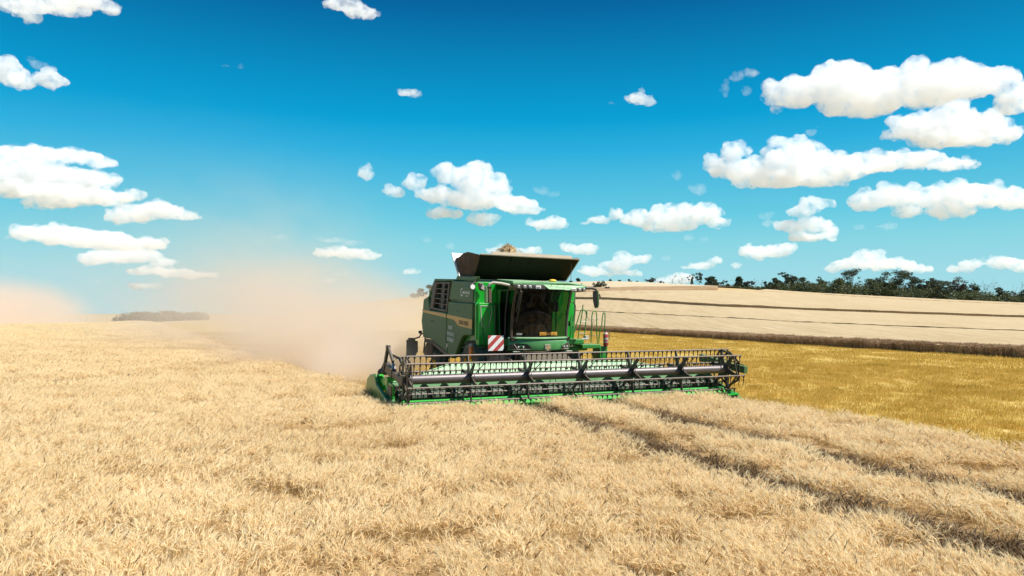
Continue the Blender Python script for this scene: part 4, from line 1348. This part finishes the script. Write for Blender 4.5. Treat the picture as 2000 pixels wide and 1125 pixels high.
gh = empty('grain_heap', to_world(.55, 5.5) + (3.77,), TH)
tag(gh, 'brown heap of straw and grain thrown up above the hopper lid', 'grain heap', kind='stuff')
b = MB(); r = random.Random(3)
b.lathe([(0, .45), (.3, .40), (.6, .35), (.95, .29), (1.15, .22), (1.24, .10), (1.26, 0)], (-.55, 0, 0), 'Z', 26)
for v in b.bm.verts: v.co += Vector((r.uniform(-1, 1), r.uniform(-1, 1), r.uniform(-1, 1))) * .045
for k in range(900):
    a = r.uniform(0, 6.28); q = abs(r.gauss(0, .17)); zz = .95 + abs(r.gauss(.2, .12))
    c = Vector((-.55 + math.cos(a) * q * 1.2, math.sin(a) * q, min(zz, 1.36 - q * .7)))
    d = Vector((r.uniform(-1, 1), r.uniform(-1, 1), r.uniform(-1, 1))).normalized() * r.uniform(.02, .06)
    w = Vector((r.uniform(-1, 1), r.uniform(-1, 1), r.uniform(-1, 1))).normalized() * .009
    b.quad(c - d - w, c - d + w, c + d + w, c + d - w)
P('grain', b, M['straw'], gh)
#@@END_COMBINE@@

#@@TREES@@
# ------------------------------------------------------------------ trees
def leaf_mat(name, lo, mid, hi):
    m, nt, b = new_mat(name)
    geo = node(nt, 'ShaderNodeNewGeometry')
    n1 = noise_node(nt, geo.outputs['Position'], .22, 3, .6)
    f = math_node(nt, 'ADD', math_node(nt, 'MULTIPLY', geo.outputs['Random Per Island'], .55), maprange(nt, n1, .3, .7, 0, .45))
    c = ramp(nt, f, [(.1, lo), (.5, mid), (.9, hi)])
    lk(nt, c, b.inputs['Base Color']); b.inputs['Roughness'].default_value = .6
    out = nt.nodes['Material Output']
    tl = node(nt, 'ShaderNodeBsdfTranslucent'); lk(nt, c, tl.inputs[0])
    ms = node(nt, 'ShaderNodeMixShader'); ms.inputs[0].default_value = .25
    lk(nt, b.outputs[0], ms.inputs[1]); lk(nt, tl.outputs[0], ms.inputs[2]); lk(nt, ms.outputs[0], out.inputs[0])
    return m


M['leaf_dark'] = leaf_mat('dark_foliage', (.024, .036, .018), (.048, .066, .032), (.095, .115, .062))
M['leaf_olive'] = leaf_mat('olive_foliage', (.036, .052, .016), (.078, .10, .034), (.15, .165, .07))
M['leaf_rust'] = leaf_mat('rusty_foliage', (.05, .035, .022), (.09, .065, .045), (.14, .11, .075))
M['bark'] = paint('grey_brown_bark', (.055, .042, .034), .9, .2, 0)
M['deadwood'] = paint('dead_grey_wood', (.10, .085, .075), .9, .2, 0)


def limb(b, p, d, L_, r0, depth, r, tips, spread):
    n = 4; pts = [p.copy()]; q = p.copy(); dd = d.copy()
    for k in range(n):
        dd = (dd + Vector((r.gauss(0, .13), r.gauss(0, .13), r.gauss(.02, .06)))).normalized()
        q = q + dd * (L_ / n); pts.append(q.copy())
    b.tube(pts, [r0 * (1 - .55 * k / n) for k in range(n + 1)], 5 if depth > 1 else 4)
    if depth == 0:
        tips.append((q, dd)); return
    for k in range(r.choice((2, 3, 3))):
        ax = Vector((r.gauss(0, 1), r.gauss(0, 1), r.gauss(.1, .5))).normalized()
        nd = (dd * (1 - spread) + ax * spread).normalized()
        if nd.z < -.1: nd.z = abs(nd.z)
        s = pts[r.choice((2, 3, 4, 4))]
        limb(b, s, nd, L_ * r.uniform(.55, .8), r0 * .5, depth - 1, r, tips, spread)
    tips.append((q, dd))


def leaves(b, c, rad, n, size, r, flat=.6):
    for _ in range(n):
        v = Vector((r.gauss(0, 1), r.gauss(0, 1), r.gauss(0, 1))).normalized() * rad * r.random() ** .45
        v.z *= flat
        p = c + v
        a = Vector((r.gauss(0, 1), r.gauss(0, 1), r.gauss(0, .6))).normalized()
        t = a.cross(Vector((r.gauss(0, 1), r.gauss(0, 1), r.gauss(0, 1)))).normalized()
        s = size * r.uniform(.5, 1.25)
        b.quad(p - a * s, p + t * s * .55, p + a * s, p - t * s * .55)


def make_tree(name, loc, H, kind, seed, label, cat='tree', group=None):
    r = random.Random(seed)
    root = empty(name, loc, r.uniform(0, 6.28))
    tag(root, label, cat, group)
    b = MB(); tips = []
    dead = kind in ('bare', 'leaning')
    lean = Vector((r.gauss(0, .06), r.gauss(0, .06), 1)) if kind != 'leaning' else Vector((-.35, .1, 1))
    lean.normalize()
    r0 = H * (.020 if not dead else .016)
    if kind in ('bush',):
        for k in range(6):
            a = r.uniform(0, 6.28); limb(b, Vector((r.gauss(0, .2) * H, r.gauss(0, .2) * H, -.2)), Vector((math.cos(a) * .5, math.sin(a) * .5, 1)).normalized(), H * .45, r0, 1, r, tips, .5)
    elif kind == 'narrow':
        limb(b, Vector((0, 0, -.5)), lean, H * .55, r0, 2, r, tips, .33)
        limb(b, Vector((0, 0, H * .3)), lean, H * .6, r0 * .7, 1, r, tips, .35)
    elif dead:
        limb(b, Vector((0, 0, -.5)), lean, H * .5, r0, 3, r, tips, .42)
        limb(b, Vector((0, 0, H * .2)), (lean + Vector((r.gauss(0, .3), r.gauss(0, .3), 0))).normalized(), H * .5, r0 * .7, 3, r, tips, .45)
    else:
        limb(b, Vector((0, 0, -.5)), lean, H * .46, r0, 2, r, tips, .52)
        for k in range(2): limb(b, Vector((0, 0, H * r.uniform(.12, .3))), (lean + Vector((r.gauss(0, .45), r.gauss(0, .45), 0))).normalized(), H * .42, r0 * .7, 2, r, tips, .5)
    top = max(t[0].z for t in tips)
    s = (H * (.94 if not dead else 1)) / top
    for v in b.bm.verts: v.co *= s
    tips = [(t[0] * s, t[1]) for t in tips]
    b.build('trunk', M['deadwood' if dead else 'bark'], root)
    c = MB()
    mat = M['leaf_dark']
    if kind == 'dense':
        for p, d in tips: leaves(c, p, H * r.uniform(.12, .19), 95, .30, r, .62)
        for k in range(10):
            a = r.uniform(0, 6.28); leaves(c, Vector((math.cos(a) * H * .2, math.sin(a) * H * .2, H * r.uniform(.22, .5))), H * .14, 60, .3, r, .7)
    elif kind == 'layered':
        for p, d in tips:
            if r.random() < .92: leaves(c, p, H * r.uniform(.10, .17), 75, .28, r, .45)
        for k in range(4): a = r.uniform(0, 6.28); leaves(c, Vector((math.cos(a) * H * .18, math.sin(a) * H * .18, H * r.uniform(.15, .4))), H * .13, 50, .3, r, .6)
    elif kind == 'sparse':
        for p, d in tips:
            if r.random() < .75: leaves(c, p, H * r.uniform(.07, .13), 42, .24, r, .5)
    elif kind == 'olive':
        mat = M['leaf_olive']
        for p, d in tips: leaves(c, p, H * r.uniform(.13, .21), 85, .30, r, .7)
        for k in range(12): a = r.uniform(0, 6.28); leaves(c, Vector((math.cos(a) * H * .22, math.sin(a) * H * .22, H * r.uniform(.1, .45))), H * .17, 60, .3, r, .7)
    elif kind == 'rust':
        mat = M['leaf_rust']
        for p, d in tips: leaves(c, p, H * r.uniform(.10, .15), 50, .28, r, .5)
    elif kind == 'narrow':
        for p, d in tips: leaves(c, p, H * r.uniform(.07, .12), 50, .26, r, .75)
    elif kind == 'bush':
        mat = M['leaf_olive'] if seed % 2 else M['leaf_dark']
        for p, d in tips: leaves(c, p, H * r.uniform(.2, .32), 50, .26, r, .8)
    else:
        for p, d in tips:
            if r.random() < .12: leaves(c, p, H * .05, 8, .16, r, .5)
    if len(c.bm.faces): c.build('crown', mat, root)
    return root


def on_crest(px, extra=6.):
    Y = float(crest_dist(px)) + extra; X = (px - 1000) / F * Y
    return Vector((X, Y, tz(X, Y)))


ROW = 'trees along the hilltop field edge'
TREES = [
    # px, height in px, kind, label
    (1131, 9, 'layered', 'tiny lone tree on the hill skyline above the cab roof mirror arm'),
    (1191, 8, 'layered', 'small flat-topped tree on the bare skyline, third from the combine'),
    (1209, 8, 'layered', 'small round tree on the skyline just right of the flat-topped one'),
    (1231, 8, 'sparse', 'faint small tree on the skyline between the flat-topped pair and the bare saplings'),
    (1244, 7, 'sparse', 'lowest wispy sapling on the skyline left of the bare saplings'),
    (1259, 15, 'bare', 'bare forked sapling at the left end of the hilltop row'),
    (1272, 13, 'rust', 'small leafy brownish tree between two bare saplings at the left of the row'),
    (1281, 14, 'bare', 'bare sapling just right of the small brownish leafy tree'),
    (1292, 11, 'sparse', 'low thin tree in front of the white cloud at the left of the row'),
    (1312, 21, 'bare', 'thin bare tree, left one of two standing against the low white cloud'),
    (1331, 21, 'bare', 'thin bare tree, right one of two standing against the low white cloud'),
    (1349, 20, 'narrow', 'short narrow dark tree, first dark one of the hilltop row'),
    (1364, 27, 'narrow', 'tall narrow dark tree with a tufted top beside the short narrow one'),
    (1383, 22, 'dense', 'broad rounded dark tree right of the two narrow ones'),
    (1400, 10, 'bush', 'low dark bush right of the broad rounded tree'),
    (1417, 17, 'sparse', 'thin half bare tree in the low stretch of the row'),
    (1430, 20, 'bare', 'bare pale tree just left of the compact round tree'),
    (1442, 23, 'dense', 'compact round tree standing alone in the low stretch of the row'),
    (1459, 17, 'rust', 'reddish thin tree right of the compact round one'),
    (1477, 24, 'bare', 'bare forked tree, left one of the dead group before the thick wood'),
    (1490, 25, 'bare', 'bare slender tree in the middle of the dead group before the thick wood'),
    (1500, 20, 'sparse', 'scrubby half bare tree where the thick wood begins'),
    (1514, 24, 'dense', 'dark bushy tree at the left end of the thick wood'),
    (1529, 37, 'layered', 'tall tiered tree near the left end of the thick wood'),
    (1552, 32, 'dense', 'rounded dark tree right of the tall tiered one'),
    (1573, 28, 'sparse', 'see-through tree with pale sky between its boughs'),
    (1594, 25, 'olive', 'low olive green tree before the see-through ones'),
    (1618, 36, 'sparse', 'airy feathery tree rising above olive bushes'),
    (1640, 31, 'olive', 'olive green tree at the foot of the tall airy crowned tree'),
    (1664, 52, 'layered', 'tallest tree with an open airy crown and a hole of sky in it'),
    (1684, 40, 'sparse', 'thin tree leaning against the right side of the tallest airy tree'),
    (1700, 33, 'olive', 'lighter olive tree with a pointed top'),
    (1717, 38, 'layered', 'slim tiered tree left of the big dome shaped tree'),
    (1733, 30, 'olive', 'squat olive tree against the left flank of the big dome shaped tree'),
    (1755, 50, 'dense', 'big dense dome shaped tree standing above the row'),
    (1779, 43, 'dense', 'upright dense tree right behind the big dome shaped one'),
    (1801, 34, 'layered', 'medium tree with clumped crown right of the gap after the dome shaped tree'),
    (1817, 32, 'olive', 'olive tree between two clumped trees'),
    (1832, 42, 'layered', 'left one of two trees with flat tufted tops'),
    (1852, 44, 'layered', 'right one of two trees with flat tufted tops'),
    (1871, 42, 'rust', 'tall tree with a thin rusty crown'),
    (1887, 34, 'olive', 'flat-topped olive tree right of the rusty crown'),
    (1903, 31, 'sparse', 'ragged thin tree left of the dead trees'),
    (1920, 48, 'bare', 'tall dead tree with many bare boughs near the right end of the row'),
    (1935, 38, 'bare', 'dead tree leaning away beside the tallest dead one'),
    (1957, 30, 'layered', 'low spreading tree with pale boughs right of the dead trees'),
    (1974, 28, 'sparse', 'small spreading tree near the right edge'),
    (1990, 42, 'leaning', 'dead tree leaning left at the right edge'),
    (2003, 29, 'dense', 'dark tree cut by the right edge of the picture'),
    (2030, 36, 'dense', 'dark tree outside the right edge behind the field'),
]
for k, (px, hp, kind, label) in enumerate(TREES):
    p = on_crest(px, 4 + (k * 37 % 11) * .9)
    make_tree('tree' if kind != 'bush' else 'bush', p, hp / F * p.y * 1.12, kind, 900 + k * 7, label, 'tree' if kind != 'bush' else 'bush', ROW)


def on_hill(px, py): return ground_hit(px, py)


p = on_hill(1169, 564); make_tree('bush', (p.x, p.y, p.z), 13.5 / F * p.y, 'bush', 40, 'dark rounded bush on the hillside behind the cab mirror', 'bush')
p = on_hill(1186, 566.5); make_tree('bush', (p.x, p.y, p.z), 5.5 / F * p.y, 'bush', 47, 'low flat bush right of the dark rounded bush on the hillside', 'bush')
for px, hp, yb, kd, lb in ((826, 19, 571, 'layered', 'dark tree on the skyline peeping out left of the combine'), (846, 27, 574, 'dense', 'dark tree half hidden by the rear of the combine'), (812, 10, 573, 'bush', 'low dusty bush left of the trees behind the combine')):
    Y = 345.; X = (px - 1000) / F * Y
    make_tree('tree' if kd != 'bush' else 'bush', (X, Y, tz(X, Y) - .3), hp / F * Y, kd, 71 + px, lb, 'tree' if kd != 'bush' else 'bush')

# thick undergrowth below the hilltop trees: too many shrubs to count
b = MB(); r = random.Random(77)
for px in np.arange(1386, 2080, 1.35):
    hpx = np.interp(px, [1386, 1490, 1520, 1600, 1680, 1800, 1900, 2000], [5, 8, 22, 28, 29, 28, 25, 22]) * (.75 + .5 * noise.noise(Vector((px * .05, 0, 3))) + .25)
    for k in range(4):
        p = on_crest(px, r.uniform(1, 12)); h = hpx / F * p.y
        leaves(b, p + Vector((r.gauss(0, .4), 0, h * r.uniform(.15, .72))), h * r.uniform(.22, .4) + .25, 26, .30, r, .8)
o = b.build('undergrowth', M['leaf_olive']); tag(o, 'dark green undergrowth at the foot of the hilltop trees', 'undergrowth', kind='stuff')
# a far wood beyond the edge of the left field, half lost in dust
b = MB()
for px in np.arange(230, 400, 1.0):
    Y = r.uniform(380, 440); X = (px - 1000) / F * Y
    ytop = np.interp(px, [228, 236, 246, 260, 300, 345, 372, 410, 440], [625, 620, 614, 611, 611, 610, 612, 616, 621]) + noise.noise(Vector((px * .11, 1, 2))) * 4 + noise.noise(Vector((px * .035, 4, 2))) * 5
    ztop = CAM_Z + (HOR - ytop) / F * Y
    for k in range(5):
        z = ztop - r.random() ** 1.4 * 7 - .4
        leaves(b, Vector((X + r.gauss(0, .8), Y + r.uniform(-6, 6), z)), r.uniform(.9, 2.0), 22, .45, r, .75)
o = b.build('far_wood', M['leaf_olive']); tag(o, 'distant hazy wood beyond the edge of the left field', 'woodland', kind='stuff')
#@@END_TREES@@

#@@DUST@@
# ------------------------------------------------------------------ dust
def dust_cloud(name, lo_, hi_, blobs, nscale, label, color=(.93, .84, .71), aniso=.25, step=1.0, wind=(1, 1, 1)):
    """a closed box of air; its density is a sum of soft ellipsoids broken up by noise"""
    b = MB(); c = [(a + d) / 2 for a, d in zip(lo_, hi_)]; s = [d - a for a, d in zip(lo_, hi_)]
    b.box((0, 0, 0), s)
    m = bpy.data.materials.new(name + '_air'); m.use_nodes = True; nt = m.node_tree; nt.nodes.clear()
    out = node(nt, 'ShaderNodeOutputMaterial'); pv = node(nt, 'ShaderNodeVolumePrincipled')
    pv.inputs['Color'].default_value = (*color, 1); pv.inputs['Anisotropy'].default_value = aniso
    pos = node(nt, 'ShaderNodeTexCoord').outputs['Object']
    tot = None
    n1 = noise_node(nt, None, nscale, 4, .55)
    nn = n1.node; mp = node(nt, 'ShaderNodeMapping'); mp.inputs['Scale'].default_value = wind; lk(nt, pos, mp.inputs[0]); lk(nt, mp.outputs[0], nn.inputs['Vector'])
    wv = node(nt, 'ShaderNodeVectorMath', operation='SCALE'); lk(nt, nn.outputs['Color'], wv.inputs[0]); wv.inputs['Scale'].default_value = .9 / nscale * .35
    ps = node(nt, 'ShaderNodeVectorMath', operation='ADD'); lk(nt, pos, ps.inputs[0]); lk(nt, wv.outputs[0], ps.inputs[1])
    for cen, rad, den in blobs:
        sh = .45 / nscale * .35
        v = node(nt, 'ShaderNodeVectorMath', operation='SUBTRACT'); lk(nt, ps.outputs[0], v.inputs[0]); v.inputs[1].default_value = [a - q + sh for a, q in zip(cen, c)]
        d = node(nt, 'ShaderNodeVectorMath', operation='DIVIDE'); lk(nt, v.outputs[0], d.inputs[0]); d.inputs[1].default_value = rad
        L_ = node(nt, 'ShaderNodeVectorMath', operation='LENGTH'); lk(nt, d.outputs[0], L_.inputs[0])
        f = maprange(nt, L_.outputs['Value'], 1.0, 0.0, 0, 1, True)
        f = math_node(nt, 'MULTIPLY', math_node(nt, 'POWER', f, 1.3), den)
        tot = f if tot is None else math_node(nt, 'ADD', tot, f)
    k = maprange(nt, n1, .34, .68, .15, 1.9)
    lk(nt, math_node(nt, 'MULTIPLY', tot, k), pv.inputs['Density'])
    lk(nt, pv.outputs[0], out.inputs['Volume'])
    m.cycles.volume_step_rate = step
    o = b.build(name, m); o.location = c
    tag(o, label, 'dust', kind='stuff')
    return o


dust_cloud('dust_plume', (-78, 22.5, -.6), (-1.9, 150, 38), [
    ((-5.6, 27.5, .7), (3.4, 4.6, 2.0), .55),
    ((-7.6, 30.5, .6), (1.9, 3.0, 1.7), 1.3),
    ((-9.0, 36, 1.8), (7.0, 10, 4.4), .24),
    ((-15.5, 48, 2.6), (10.5, 16, 6.4), .105),
    ((-9.5, 56, 1.5), (9, 18, 5.5), .075),
    ((-23, 62, 2.2), (17, 24, 7.0), .040),
    ((-24, 70, 7.0), (17, 26, 11), .014),
    ((-36, 90, 9), (36, 50, 20), .0040),
    ((-52, 116, 7), (32, 40, 14), .004),
], .20, 'tan dust billowing behind the combine and drifting off to the side', color=(.962, .866, .758), step=.4, wind=(1.0, .6, 1.5))
dust_cloud('dust_haze', (-330, 160, -18), (-95, 330, 40), [((-160, 222, 0), (30, 46, 17), .20), ((-190, 240, 6), (95, 80, 34), .0028)], .05, 'tan dust cloud of another harvester far off on the left', color=(.968, .882, .785), step=.5)
#@@END_DUST@@

#@@CLOUDS@@
# ------------------------------------------------------------------ cumulus clouds: closed bodies of vapour at one base height
def vapour(name, den, px, lo_t=.36, hi_t=.56):
    m = bpy.data.materials.new(name); m.use_nodes = True; nt = m.node_tree; nt.nodes.clear()
    out = node(nt, 'ShaderNodeOutputMaterial'); pv = node(nt, 'ShaderNodeVolumePrincipled')
    pv.inputs['Color'].default_value = (.978, .984, .990, 1); pv.inputs['Anisotropy'].default_value = .0
    tc = node(nt, 'ShaderNodeTexCoord').outputs['Object']
    n1 = noise_node(nt, tc, 1 / (22 * px), 7, .68, .3)
    lk(nt, maprange(nt, n1, lo_t, hi_t, 0, den / px), pv.inputs['Density'])
    lk(nt, pv.outputs[0], out.inputs['Volume'])
    m.cycles.volume_step_rate = .5
    return m


def cloud(blobs, label, thin=False, seed=0):
    r = random.Random(seed * 13 + 5)
    yb = max(c[1] + c[3] * .8 for c in blobs)
    elev = max((HOR - yb) / F, .035)
    Y = min(620 / elev, 9000.)
    px = Y / F
    b = MB()
    for x, y, rx, ry in blobs:
        c = ray(x, y); c = c / c.y * Y
        Rx, Rz = rx * px, ry * px; Ry = (Rx + Rz) / 2
        c.y += r.uniform(-.3, .3) * Ry
        b.ico(c, 1, 3, (Rx * .92, Ry, Rz * .92))
        for k in range(int(5 + rx / 8)):
            a = r.uniform(-.3, PI + .3) if r.random() < .75 else r.uniform(0, 6.28)
            q = r.uniform(.55, .95)
            s = r.uniform(.22, .5) * min(Rz * 1.3, (Rx + Rz) * .5)
            p = c + Vector((math.cos(a) * Rx * q, r.uniform(-.5, .3) * Ry, math.sin(a) * Rz * q))
            b.ico(p, 1, 2, (s * r.uniform(1, 1.5), s, s * r.uniform(.7, 1)))
    base = b.bm.verts
    ctr = sum((v.co for v in base), Vector()) / len(base)
    for v in base: v.co -= ctr
    o = b.build('cloud', vapour('cloud_vapour', .13 if not thin else .026, px, .39 if not thin else .42, .82 if not thin else .74))
    o.location = ctr
    rm = o.modifiers.new('merge', 'REMESH'); rm.mode = 'VOXEL'; rm.voxel_size = 1.6 * px
    for sc_, st in ((28, 19), (9, 7)):
        t = bpy.data.textures.new('billow', 'CLOUDS'); t.noise_scale = sc_ * px; t.noise_depth = 3
        d = o.modifiers.new('billow', 'DISPLACE'); d.texture = t; d.texture_coords = 'GLOBAL'; d.strength = st * px * (1 if not thin else .7); d.mid_level = .48
    rm = o.modifiers.new('clean', 'REMESH'); rm.mode = 'VOXEL'; rm.voxel_size = 1.5 * px
    tag(o, label, 'cloud', 'white cumulus clouds in the sky')
    return o


CLOUDS = [
    ('big long cloud high at the right, broadest of all', 0, [(1560, 178, 55, 34), (1640, 172, 70, 44), (1720, 175, 80, 44), (1800, 172, 80, 42), (1880, 160, 70, 34), (1945, 155, 46, 28), (1980, 190, 34, 26), (1640, 205, 50, 20), (1530, 195, 25, 12), (1700, 205, 60, 20), (1515, 212, 10, 8), (1985, 205, 40, 16)]),
    ('smooth loaf shaped cloud tucked under the big long cloud at the right', 0, [(1790, 248, 55, 26), (1850, 238, 60, 32), (1920, 250, 60, 34), (1965, 258, 34, 18), (1752, 264, 26, 11), (1840, 272, 80, 15)]),
    ('cloud with two humps and a long tail, below the big long cloud', 0, [(1432, 294, 24, 20), (1412, 325, 36, 22), (1470, 335, 60, 28), (1545, 310, 46, 40), (1590, 315, 50, 34), (1640, 330, 60, 26), (1530, 345, 90, 20), (1600, 353, 55, 13), (1720, 315, 70, 20), (1790, 312, 60, 17), (1860, 320, 58, 10), (1450, 358, 26, 10)]),
    ('double cloud low at the right edge with grey bases', 0, [(1690, 392, 36, 20), (1740, 382, 52, 22), (1790, 387, 40, 20), (1850, 387, 56, 30), (1920, 382, 50, 26), (1985, 388, 44, 24), (1770, 413, 32, 12), (1860, 412, 55, 12)]),
    ('stack of small clouds left of the double cloud at the right', 0, [(1590, 398, 34, 13), (1562, 414, 32, 12), (1545, 440, 36, 13), (1592, 438, 42, 15), (1620, 450, 20, 10), (1582, 462, 48, 9)]),
    ('long flat cloud in the sky right of the combine hopper', 0, [(1250, 427, 40, 15), (1310, 424, 50, 22), (1360, 420, 48, 20), (1400, 433, 24, 10), (1310, 440, 58, 10)]),
    ('small pointed cloud left of the long flat cloud', 0, [(1200, 418, 16, 11), (1170, 428, 28, 8), (1145, 434, 16, 4)]),
    ('large ragged cloud above the combine hopper', 0, [(874, 337, 28, 22), (922, 347, 48, 30), (963, 362, 34, 24), (812, 360, 22, 16), (770, 374, 22, 12), (856, 380, 54, 15), (930, 388, 74, 20), (1005, 399, 52, 15), (867, 416, 42, 10), (940, 428, 34, 13), (1030, 408, 34, 10)]),
    ('small cloud under the right tail of the large ragged cloud', 0, [(1065, 437, 42, 10), (1086, 431, 24, 12)]),
    ('flat lens shaped cloud left of the combine', 0, [(670, 493, 62, 9), (640, 493, 34, 10), (705, 498, 42, 8), (654, 487, 22, 7)]),
    ('thin wisp above the flat lens shaped cloud', 1, [(650, 469, 36, 5), (690, 474, 22, 5), (622, 464, 12, 4)]),
    ('tiny puff left of the large ragged cloud', 0, [(713, 338, 17, 11), (720, 328, 7, 8)]),
    ('faint scrap of cloud right of the large ragged cloud', 1, [(1058, 371, 16, 8), (1080, 377, 14, 5)]),
    ('cloud right behind the grain heap on the hopper', 0, [(975, 487, 22, 10), (1035, 489, 28, 8), (1000, 491, 30, 7)]),
    ('oval cloud right of the hopper', 0, [(1130, 485, 40, 8), (1110, 480, 20, 7)]),
    ('rounded cloud above the hill crest', 0, [(1225, 506, 30, 12), (1248, 507, 20, 10), (1200, 519, 32, 9)]),
    ('low flat cloud on the hill crest beside the hopper', 0, [(1160, 531, 36, 9), (1225, 534, 26, 6), (1190, 534, 30, 6)]),
    ('small flat cloud over the bare saplings', 0, [(1370, 517, 32, 7), (1352, 522, 26, 5), (1390, 509, 18, 5)]),
    ('tiny cloud right of the small flat one over the saplings', 0, [(1440, 517, 16, 4)]),
    ('lumpy cloud above the narrow dark trees', 0, [(1495, 491, 58, 11), (1467, 487, 22, 8), (1535, 485, 24, 9), (1510, 496, 36, 7)]),
    ('peaked cloud standing on the thick wood', 0, [(1695, 505, 34, 18), (1660, 516, 42, 13), (1740, 515, 58, 12), (1790, 525, 36, 6), (1625, 524, 20, 6)]),
    ('broad low cloud over the dead trees at the right edge', 0, [(1900, 514, 28, 9), (1950, 512, 38, 12), (1990, 520, 28, 11), (1880, 525, 28, 6)]),
    ('white cloud bank behind the two thin bare trees', 0, [(1330, 544, 34, 10), (1300, 548, 24, 6)]),
    ('tiny bright puff at centre right', 1, [(1322, 343, 10, 8)]),
    ('faint tuft below the left hump of the two humped cloud', 1, [(1366, 368, 16, 11)]),
    ('hooked wisp left of the big long cloud', 1, [(1466, 139, 24, 8), (1438, 149, 13, 7), (1418, 172, 7, 17)]),
    ('shred of cloud under the hooked wisp', 1, [(1457, 177, 9, 9)]),
    ('small ragged cloud alone in the upper sky', 0, [(1245, 190, 28, 11), (1262, 199, 18, 8), (1255, 177, 8, 7)]),
    ('faint fleck beside the small ragged cloud', 1, [(1192, 200, 11, 3)]),
    ('little almond shaped cloud in the upper middle', 0, [(800, 182, 26, 6)]),
    ('slanting cloud cut by the top edge', 0, [(672, 8, 46, 10), (725, 27, 24, 9), (698, 17, 36, 10)]),
    ('cloud bank cut by the top left corner', 0, [(40, 6, 60, 12), (110, 6, 70, 15), (180, 4, 48, 15), (216, 14, 18, 14), (60, 30, 26, 10), (52, 40, 10, 7)]),
    ('curled cloud at the left edge high up', 0, [(12, 136, 36, 26), (48, 160, 26, 16), (96, 152, 28, 17)]),
    ('faint curl above the curled cloud', 1, [(78, 126, 20, 8), (62, 116, 10, 6)]),
    ('large layered cloud bank at the left edge', 0, [(60, 300, 86, 11), (140, 303, 66, 13), (200, 318, 30, 8), (40, 332, 88, 24), (120, 346, 86, 22), (200, 350, 40, 16), (30, 366, 78, 20), (110, 377, 86, 18), (190, 386, 86, 16), (258, 380, 28, 9), (100, 396, 66, 11)]),
    ('bright cloud right of the layered bank at the left', 0, [(300, 411, 66, 15), (262, 422, 60, 14), (358, 424, 44, 7), (318, 401, 22, 10), (230, 426, 30, 11)]),
    ('long grey based cloud under the layered bank', 0, [(110, 457, 86, 17), (170, 466, 96, 17), (240, 476, 84, 12), (308, 473, 28, 8), (62, 460, 44, 12)]),
    ('bright flat cloud under the long grey based one', 0, [(230, 501, 76, 14), (268, 500, 56, 13), (180, 508, 34, 9), (318, 512, 28, 9)]),
    ('pale streak of cloud above the left horizon', 0, [(300, 529, 56, 8), (380, 536, 46, 6), (340, 531, 46, 7)]),
    ('small oval cloud above the far wood', 0, [(278, 558, 34, 7)]),
    ('tiny faint cloud left of the small oval one', 1, [(195, 550, 13, 5)]),
    ('tiny streak left of the flat lens shaped cloud', 1, [(545, 462, 20, 4)]),
    ('speck of cloud below the large ragged one at its left', 1, [(833, 468, 10, 6)]),
    ('small cloud just left of the hopper', 0, [(805, 530, 18, 6)]),
    ('pair of faint puffs low behind the dust', 1, [(640, 547, 24, 6), (662, 534, 22, 4)]),
    ('faint fleck above the canvas corner of the hopper', 1, [(880, 480, 13, 7)]),
    ('speck right of the stacked small clouds', 1, [(1675, 443, 15, 4)]),
    ('flat sliver under the double cloud at the right', 1, [(1728, 442, 24, 5)]),
    ('faint fleck right of the rounded cloud over the hill', 1, [(1300, 503, 13, 6)]),
    ('blurred puffs left of the stacked small clouds', 1, [(1495, 420, 16, 8), (1500, 436, 14, 6)]),
    ('small pale pair under the long flat cloud', 1, [(1345, 464, 14, 7), (1377, 465, 10, 5)]),
    ('fleck above the two humped cloud', 1, [(1582, 256, 13, 5), (1602, 246, 8, 3)]),
    ('paired fleck high in the left sky', 1, [(440, 126, 12, 3.5), (470, 127, 7, 5)]),
]
for k, (lb, th, bl) in enumerate(CLOUDS): cloud(bl, 'white ' + lb if not lb.startswith(('white', 'faint', 'pale', 'bright')) else lb, bool(th), k)
#@@END_CLOUDS@@
